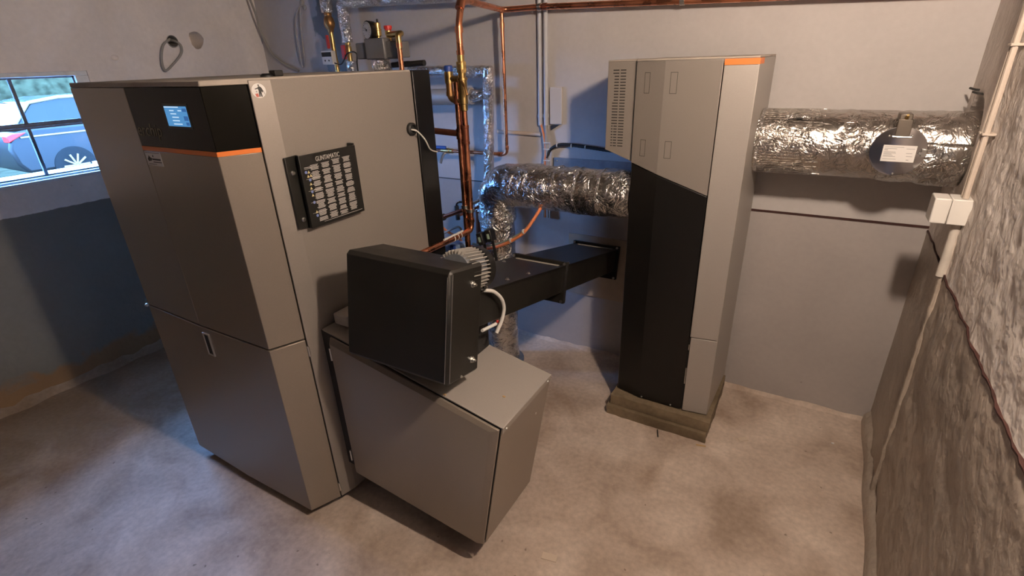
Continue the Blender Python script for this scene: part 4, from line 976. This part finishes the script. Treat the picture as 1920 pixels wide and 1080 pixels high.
# ------------------------------------------------------------------ pumps, valves and cables low behind the auger
for i, (u, v, lab_) in enumerate(((903, 447, 'small black pump plug with green label, next to the copper riser'), (919, 441, 'small black pump plug with green label, next to the foil flue'))):
    c = px(u, v, 'y', 2.12); t = thing('pump_plug', lab_, 'plug', c, 'pump plugs by the riser')
    Mx = Matrix.Translation(c) @ Matrix.Rotation(math.radians(-14), 4, 'Y')
    MB().box(-.018, .018, -.02, .025, -.032, .032, Mx).build('case', M_CABLEB, t, bevel=.005)
    MB().box(-.007, .007, -.0212, -.0198, -.015, .012, Mx).build('green_label', M_GREENP, t)
    MB().tube([c + V((0, .02, -.03)), c + V((0, .05, -.16)), c + V((0.01, .06, -.40))], .008, 8).build('plug_cable', M_CABLEB, t)
c = px(858, 474, 'y', 2.10)
t = thing('valve_actuator', 'pale blue plastic valve actuator, partly hidden behind the drive cover', 'actuator', c)
MB().ext([c + V(q) for q in ((-.07, -.03, .05), (.05, -.03, .06), (.06, -.03, -.02), (.0, -.03, -.075), (-.06, -.03, -.05))], (0, .08, 0)).build('case', M_LBLUE, t, bevel=.008)
MB().box(c.x - .01, c.x + .016, c.y - .05, c.y - .03, c.z + .01, c.z + .06).build('knob', M_BLUE, t, bevel=.004)
for dx_ in (-.085, .058): MB().tube(spline([c + V((dx_, -.02, .04)), c + V((dx_ - .004, -.03, -.05)), c + V((dx_, -.02, -.16))]), .006, 8).build('hanging_cable', M_CABLEW, t)
MB().tube([c + V((0, .02, -.04)), c + V((0, .02, -.5))], .014, 10).build('pipe_below', M_COPPERD, t)
c = px(838, 432, 'y', 2.16)
t = thing('cable_coil', 'loose coil of grey and orange cables behind the low copper pipe', 'cable', c)
MB().tube(spline([px(826, 424, 'y', 2.16), px(842, 436, 'y', 2.16), px(858, 445, 'y', 2.15), px(870, 460, 'y', 2.14), px(872, 478, 'y', 2.14)]), .007, 8).build('orange_cable', M_CABLEO, t)
MB().tube(spline([px(828, 440, 'y', 2.15), px(846, 430, 'y', 2.15), px(860, 426, 'y', 2.15), px(865, 436, 'y', 2.15), px(848, 448, 'y', 2.14), px(834, 450, 'y', 2.14)]), .006, 8).build('grey_cable', M_CABLEG, t)
fc = px(857, 384, 'y', 2.3)
t = thing('wall_tap', 'small chrome tap on the grey wall left of the copper riser', 'tap', px(857, 400, 'y', 2.3))
MB().tube(fillet([px(872, 379, 'y', 2.3), px(858, 378, 'y', 2.3), px(855, 392, 'y', 2.3)], .02), .007, 10).build('spout', M_CHROME, t)
MB().tube([px(856, 386, 'y', 2.3), px(859, 412, 'y', 2.3)], .013, 10).build('body', M_CABLEB, t)
MB().tube([px(859, 405, 'y', 2.3), px(859, 405, 'y', 2.3) + V((0, .405, 0))], .008, 8).build('stem', M_COPPERD, t)
t = thing('cable_bundle', 'orange cable curving up from the riser to the underside of the foil flue', 'cable', px(900, 466, 'y', 2.2))
ob = [px(884, 462, 'y', 2.19), px(905, 466, 'y', 2.19), px(930, 463, 'y', 2.19), px(958, 452, 'y', 2.19), px(982, 436, 'y', 2.20), px(1000, 412, 'y', 2.24), px(1014, 390, 'y', 2.29)]
MB().tube(spline(ob), .0085, 10).build('orange_cable', M_CABLEO, t)
MB().tube(spline([p + V((0, .014, .012)) for p in ob]), .006, 8).build('green_cable', mat('green_grey_cable', (.22, .24, .15), .6), t)
for k in (1, 3, 4): MB().tube([ob[k] - V((.004, 0, -.004)), ob[k] + V((.004, 0, .006))], .013, 10).build('cable_tie', M_CABLEW, t)

# ------------------------------------------------------------------ electrics on the back wall
for (u, lab_, rr) in ((1011, 'left of two grey plastic conduits running down the back wall', .0105), (1023, 'right of two grey plastic conduits running down the back wall', .0125)):
    a = px(u, 40, 'y', 2.690); b = px(u + 4, 235, 'y', 2.690)
    t = thing('conduit', lab_, 'conduit', (a.x, 2.69, b.z), 'conduits on the back wall')
    MB().tube([(a.x, 2.690, 2.41), (a.x, 2.690, b.z)], rr, 14).build('tube', M_PVC, t)
    zc_ = px(u, 218, 'y', 2.69).z; MB().tube([(a.x, 2.690, zc_ - .006), (a.x, 2.690, zc_ + .012)], rr + .003, 14).build('clip', M_PVC, t)
bx(-1.335, -1.255, 2.694, 2.706, 1.395, 1.52).build('raised_patch', M_WALLB) if False else None
t = thing('cable_bundle', 'orange and grey cables hanging from the conduit ends down to the foil flue', 'cable', (-1.38, 2.68, 1.15))
for dx_, mm_, r_ in ((0, M_CABLEO, .0065), (.018, M_CABLEG, .008), (.032, M_CABLEG, .006), (-.010, M_CABLEG, .006)):
    pts = [px(1014 if dx_ < .01 else 1024, 232, 'y', 2.69), px(1021, 262, 'y', 2.685) + V((dx_ * .6, 0, 0)), px(1023, 285, 'y', 2.68) + V((dx_ * .5, 0, 0)), px(1022, 312, 'y', 2.68) + V((dx_ * .8, 0, 0)), px(1022, 330, 'y', 2.68) + V((dx_, 0, -.25))]
    MB().tube(spline(pts), r_, 8).build('cable', mm_, t)
for v in (268, 280, 301):
    p = px(1025, v, 'y', 2.675); MB().tube([p - V((.022, 0, 0)), p + V((.022, 0, 0))], .0035, 6).build('cable_tie', M_CABLEW, t)
t = thing('corrugated_hose', 'black cable hose running along the back wall to the tower', 'hose', px(1030, 300, 'y', 2.68))
hp = spline([px(1026, 296, 'y', 2.68), px(1031, 282, 'y', 2.68), px(1044, 273, 'y', 2.68), px(1062, 271, 'y', 2.68), px(1100, 276, 'y', 2.68), px(1140, 282, 'y', 2.68), px(1190, 287, 'y', 2.66)], 14)
MB().tube(hp, [.0098 if i % 2 else .0086 for i in range(len(hp))], 10).build('hose', M_CABLEB, t)
for u, v in ((1045, 272), (1072, 273), (1098, 276)): 
    p = px(u, v, 'y', 2.68); MB().tube([p - V((.003, 0, 0)), p + V((.003, 0, 0))], .0115, 10).build('tie', M_CABLEW, t)
a = px(1038, 295, 'y', 2.690); b = px(1190, 322, 'y', 2.690)
t = thing('wall_plate', 'bare galvanised metal plate screwed to the back wall above the foil flue', 'plate', (a.x + .2, 2.69, a.z - .1))
bx(a.x, b.x, 2.690, 2.6945, a.z - .12, a.z).build('sheet', M_GALV, t, bevel=.001)
bx(a.x, b.x, 2.6945, 2.7048, a.z - .05, a.z - .02).build('batten', M_GALV, t)
MB().ball((a.x + .022, 2.689, a.z - .018), .005).build('screw', M_STEEL, t)
sp_ = MB().tube([(-1.70, 2.697, 1.352), (-1.405, 2.697, 1.346)], .011, 12).build('wall_pipe', M_CREAM); tag(sp_, 'thin overpainted pipe lying flat on the back wall beside the conduits', 'pipe')
jb = thing('wall_box', 'overpainted flush wall box at the lower end of the conduits', 'box', (-1.31, 2.7, 1.40))
bx(-1.345, -1.270, 2.690, 2.7045, 1.405, 1.60).build('cover', mat('wall_paint_cover', (.56, .515, .47), .8), jb, bevel=.003)
MB().ext([(-1.34, 2.69, 1.398), (-1.29, 2.69, 1.402), (-1.34, 2.69, 1.372)], (0, .014, 0)).build('broken_edge', M_INNER, jb)
bd = bx(-1.22, -.73, 2.690, 2.7045, .392, .78).build('opening_board', M_BOARD, bevel=.002); tag(bd, 'beige board closing the wall opening behind the auger end', 'board')
# cable in the left rear corner, wire loops
t = MB().tube(spline([(-3.715, 2.60, 2.41), px(477, 20, 'y', 2.62), px(487, 55, 'y', 2.66), px(508, 98, 'y', 2.685), px(522, 112, 'y', 2.69), px(541, 124, 'y', 2.69), px(560, 133, 'y', 2.69)]), .008, 8).build('corner_cable', M_CABLEG); tag(t, 'thick grey cable sagging across the rear left corner of the room', 'cable')
t = MB().tube(spline([px(570, 8, 'y', 2.70), px(560, 15, 'y', 2.68), px(554, 40, 'y', 2.68), px(558, 80, 'y', 2.68), px(567, 124, 'y', 2.68), px(572, 118, 'y', 2.68), px(567, 80, 'y', 2.68), px(563, 40, 'y', 2.68), px(562, 12, 'y', 2.69)]), .0045, 8).build('wire_loop', M_CABLEG); tag(t, 'long thin wire loop hanging on the back wall left of the pipes', 'wire')
t = MB(); t.ball(px(566, 6, 'y', 2.702), .022, (1, .5, 1)); t.ball(px(571, 14, 'y', 2.702), .018, (1, .5, 1)); t = t.build('wire_anchor', M_CABLEG, angle=80); tag(t, 'dark lump of mortar where the wire loop leaves the back wall', 'anchor')
t = MB().tube(spline([(XL - .10, 2.05, 1.925), (XL + .01, 2.03, 1.935), px(306, 85, 'x', XL + .03), px(303, 112, 'x', XL + .03), px(310, 132, 'x', XL + .035), px(325, 120, 'x', XL + .03), px(340, 100, 'x', XL + .025), px(338, 84, 'x', XL + .02), (XL - .02, 2.06, 1.93), (XL - .10, 2.055, 1.92)]), .007, 8).build('cable_loop', M_CABLEG); tag(t, 'grey cable loop hanging out of the round hole above the boiler', 'cable')
t = MB().lathe((XL - .15, 2.05, 1.924), (1, 0, 0), [(.036, 0), (.036, .152), (.033, .153), (.033, .01)], 20).build('wall_sleeve', M_CABLEG); tag(t, 'plastic sleeve lining the round wall hole with the cable loop', 'sleeve')

# ------------------------------------------------------------------ electrics on the right wall
JY, JZ = 2.155, 1.245
jb = thing('junction_box', 'square white junction box on the rough right wall below the exhaust duct', 'junction box', (.40, JY, JZ))
jx = xr(JY)
bx(jx - .052, jx + .01, JY - .042, JY + .042, JZ - .042, JZ + .042).build('base', M_WHITE, jb, bevel=.003)
bx(jx - .098, jx - .0535, JY - .042, JY + .042, JZ - .042, JZ + .042).build('cover', M_WHITE, jb, bevel=.004)
for k, (dy, lab_) in enumerate(((-.004, 'left of two thin cables clipped up the right wall to the junction box'), (-.030, 'right of two thin cables clipped up the right wall to the junction box'))):
    pts = []
    zz_ = 1.288
    while zz_ < 2.40:
        pts.append((xr(2.16) - .020 + .003 * noise.noise(V((k, zz_ * 3, 0))), 2.162 + dy + .045 * max(0, (zz_ - 1.29)) * .9 + .004 * noise.noise(V((k * 5, zz_ * 2.5, 2))), zz_)); zz_ += .05
    t = thing('wall_cable', lab_, 'cable', pts[0], 'cables above the junction box')
    MB().tube(pts, .0085, 8).build('cable', M_CREAM, t)
    for j in (4, 9, 15, 20): 
        p = pts[j]; bx(p[0] - .012, p[0] + .022, p[1] - .012, p[1] + .012, p[2] - .004, p[2] + .004).build('clip', M_CREAM, t, bevel=.002)
t = thing('conduit', 'short white conduit below the junction box on the right wall', 'conduit', (.44, 2.15, 1.02))
MB().tube([(xr(2.15) - .014, 2.152, 1.204), (xr(2.15) - .014, 2.150, 1.012)], .015, 12).build('tube', M_WHITED, t)
t = thing('conduit', 'conduit painted over in dark grey running down the right wall', 'conduit', (.44, 2.13, .06))
MB().tube(dense([(xr(2.15) - .006, 2.150, 1.010), (xr(2.13) - .006, 2.130, .50), (xr(2.1) - .008, 2.100, .06)], .02), .012, 10, wob=.003, wscale=14.).build('tube', M_WALLR, t)
for y, z in ((2.58, 1.588), (2.50, 1.580)): 
    t = MB().tube([(xr(y) + .01, y - .02, z), (xr(y) - .012, y - .01, z + .002), (xr(y) - .02, y + .045, z + .004)], .004, 6).build('nail', M_INNER)
    tag(t, 'dark bent nail in the right wall above the duct, ' + ('nearer the corner' if y > 2.55 else 'nearer the cables'), 'nail')

# ------------------------------------------------------------------ litter on the floor
def litter(name, u, v, lab_, L, ang, w, h, material):
    p = px(u, v, 'z', 0); Mx = Matrix.Translation(V((p.x, p.y, h / 2))) @ Matrix.Rotation(ang, 4, 'Z')
    m_ = MB(); m_.box(-L / 2, L / 2, -w / 2, w / 2, -h / 2, h / 2, Mx)
    return tag(m_.build(name, material, bevel=min(w, h) * .25), lab_, 'debris', 'litter on the floor')
litter('twig', 1233, 813, 'thin dark twig on the floor in front of the filter tower', .055, 1.9, .006, .005, M_INNER)
litter('wood_chip', 1314, 836, 'pale splinter on the floor at the front right slab corner', .045, .2, .008, .005, M_WOOD)
litter('plaster_crumb', 1393, 824, 'flat pale plaster crumb on the floor right of the slabs', .045, .7, .025, .004, mat('crumb', (.62, .52, .42), .9))
litter('plaster_crumb', 1561, 832, 'tiny white crumb on the floor near the right wall', .012, .3, .008, .006, M_PAPER)
litter('plaster_crumb', 1030, 1045, 'pale plaster crumb on the floor at the bottom edge, right of the hopper', .06, .2, .03, .004, mat('crumb', (.62, .52, .42), .9))
for u, v, lab_ in ((838, 780, 'small reddish chip on the hopper top, left one'), (945, 745, 'small pale chip on the hopper top, right one')):
    n_ = dS; p = None
    for it in range(60):  # intersect the view ray with the hopper top
        y = SY0 + .03 + it * .006; q = px(u, v, 'y', y); zt = TL.z + (q.x - TL.x) * (TR.z - TL.z) / (TR.x - TL.x) + .002
        if q.z <= zt: p = q; break
    if p is None: continue
    t = bx(p.x - .005, p.x + .005, p.y - .003, p.y + .003, zt, zt + .003).build('wood_chip', M_WOOD); tag(t, lab_, 'debris', 'chips on the hopper top')

# ------------------------------------------------------------------ lamp (above the frame) that lights the room
lp = thing('ceiling_lamp', 'bare glowing bulb on a ceiling socket near the right wall', 'lamp', (LAMP_POS.x, LAMP_POS.y, ZC))
MB().lathe((LAMP_POS.x, LAMP_POS.y, ZC), (0, 0, -1), [(.05, 0), (.05, .012), (.024, .02), (.022, .07), (.018, .078)], 20).build('socket', M_WHITE, lp)
hb_ = ZC - LAMP_POS.z
MB().lathe(LAMP_POS + V((0, 0, -LAMP_R)), (0, 0, 1), [(.001, 0), (LAMP_R * .6, .008), (LAMP_R * .92, .026), (LAMP_R, LAMP_R), (LAMP_R * .86, LAMP_R * 1.5), (LAMP_R * .5, LAMP_R * 2.0), (.016, hb_ - .08 + LAMP_R), (.016, hb_ - .074 + LAMP_R)], 24).build('bulb', M_BULB, lp)

# ------------------------------------------------------------------ outside the window
M_GRASS = mat('grass', (.016, .014, .008), .9, spec=0., var=.35, vscale=3.)
M_LEAF = mat('hedge_leaves', (.018, .016, .008), .8, spec=0., var=.5, vscale=5., bump=.8, bscale=9.)
M_CAR = mat('car_paint', (.007, .0055, .0045), .35, spec=.12)
M_CARG = mat('car_glass', (.006, .005, .004), .1, spec=.1)
M_CARW = mat('car_chrome', (.10, .06, .03), .5, spec=.1)
g_ = bx(-60, -4.10, -40, 45, -.3, .02).build('outside_ground', M_GRASS); struct(g_)
hd = MB(); nxh, nzh = 90, 16; pv = []
for i in range(nxh + 1):
    for j in range(nzh + 1):
        y = -6 + 26 * i / nxh; a = PI * .5 * j / nzh; q = V((y, j * .35, 0)); w = 1 + .35 * noise.noise(q * .9) + .16 * noise.noise(q * 2.7)
        pv.append((-19 + 1.2 * (1 - math.cos(a)) * -1 + .9 * noise.noise(q * .7 + V((0, 0, 5))), y, 2.3 * math.sin(a) * w))
hd.add(pv, [(i * (nzh + 1) + j, (i + 1) * (nzh + 1) + j, (i + 1) * (nzh + 1) + j + 1, i * (nzh + 1) + j + 1) for i in range(nxh) for j in range(nzh)])
hd = hd.build('hedge', M_LEAF, angle=80); tag(hd, 'green hedge far outside, seen through the top window panes', 'hedge')
hd.modifiers.new('thickness', 'SOLIDIFY').thickness = -.6
CX = -11.0
car = thing('car', 'dark blue car parked outside, seen through the old window', 'car', (CX, 4.9, .02))
def cy(y, z, x=CX): return V((x, y, z))
k_ = 11.0 / 6.5
bodyp = [(3.10, .45), (3.06, .70), (3.14, .92), (3.40, .98), (3.46, 1.00), (7.0, .95), (7.25, .75), (7.25, .35), (3.2, .30)]
MB().ext([cy(y, z) for y, z in bodyp], (-1.7, 0, 0)).build('body', M_CAR, car, bevel=.05, seg=3)
cab = [(3.22, .97), (3.56, 1.36), (3.95, 1.42), (5.4, 1.42), (6.2, .97)]
MB().ext([cy(y, z, CX - .10) for y, z in cab], (-1.5, 0, 0)).build('glasshouse', M_CARG, car, bevel=.03)
MB().tube([cy(3.20, .98, CX - .06), cy(3.54, 1.36, CX - .08), cy(3.95, 1.415, CX - .08), cy(5.4, 1.42, CX - .08), cy(6.15, .99, CX - .06)], .028, 10).build('roof_trim', M_CARW, car)
MB().tube([cy(3.25, .86, CX + .01), cy(7.0, .86, CX + .01)], .014, 8).build('side_trim', M_CARW, car)
tlp = MB().ext([cy(3.08, .80, CX + .03), cy(3.34, .93, CX + .03), cy(3.16, .93, CX + .03), cy(3.08, .90, CX + .03)], (-.2, 0, 0)).build('tail_lamp', mat('tail_lamp_red', (.25, .008, .006), .4, spec=.1), car, bevel=.01)
for y in (3.85, 6.35):
    wh = MB().lathe((CX - .18, y, .33), (1, 0, 0), [(.20, 0), (.30, .005), (.31, .02), (.31, .18), (.30, .195), (.20, .20)], 28).build('wheel', mat('tyre', (.004, .0035, .003), .7, spec=.05), car)
    sp5 = MB(); sp5.lathe((CX + .018, y, .33), (1, 0, 0), [(.05, 0), (.05, .012)], 14)
    for j in range(10):
        a = 2 * PI * j / 10; sp5.tube([(CX + .022, y + .03 * math.cos(a), .33 + .03 * math.sin(a)), (CX + .022, y + .19 * math.cos(a), .33 + .19 * math.sin(a))], .016, 6)
    sp5.build('hub_spokes', M_CARW, wh)
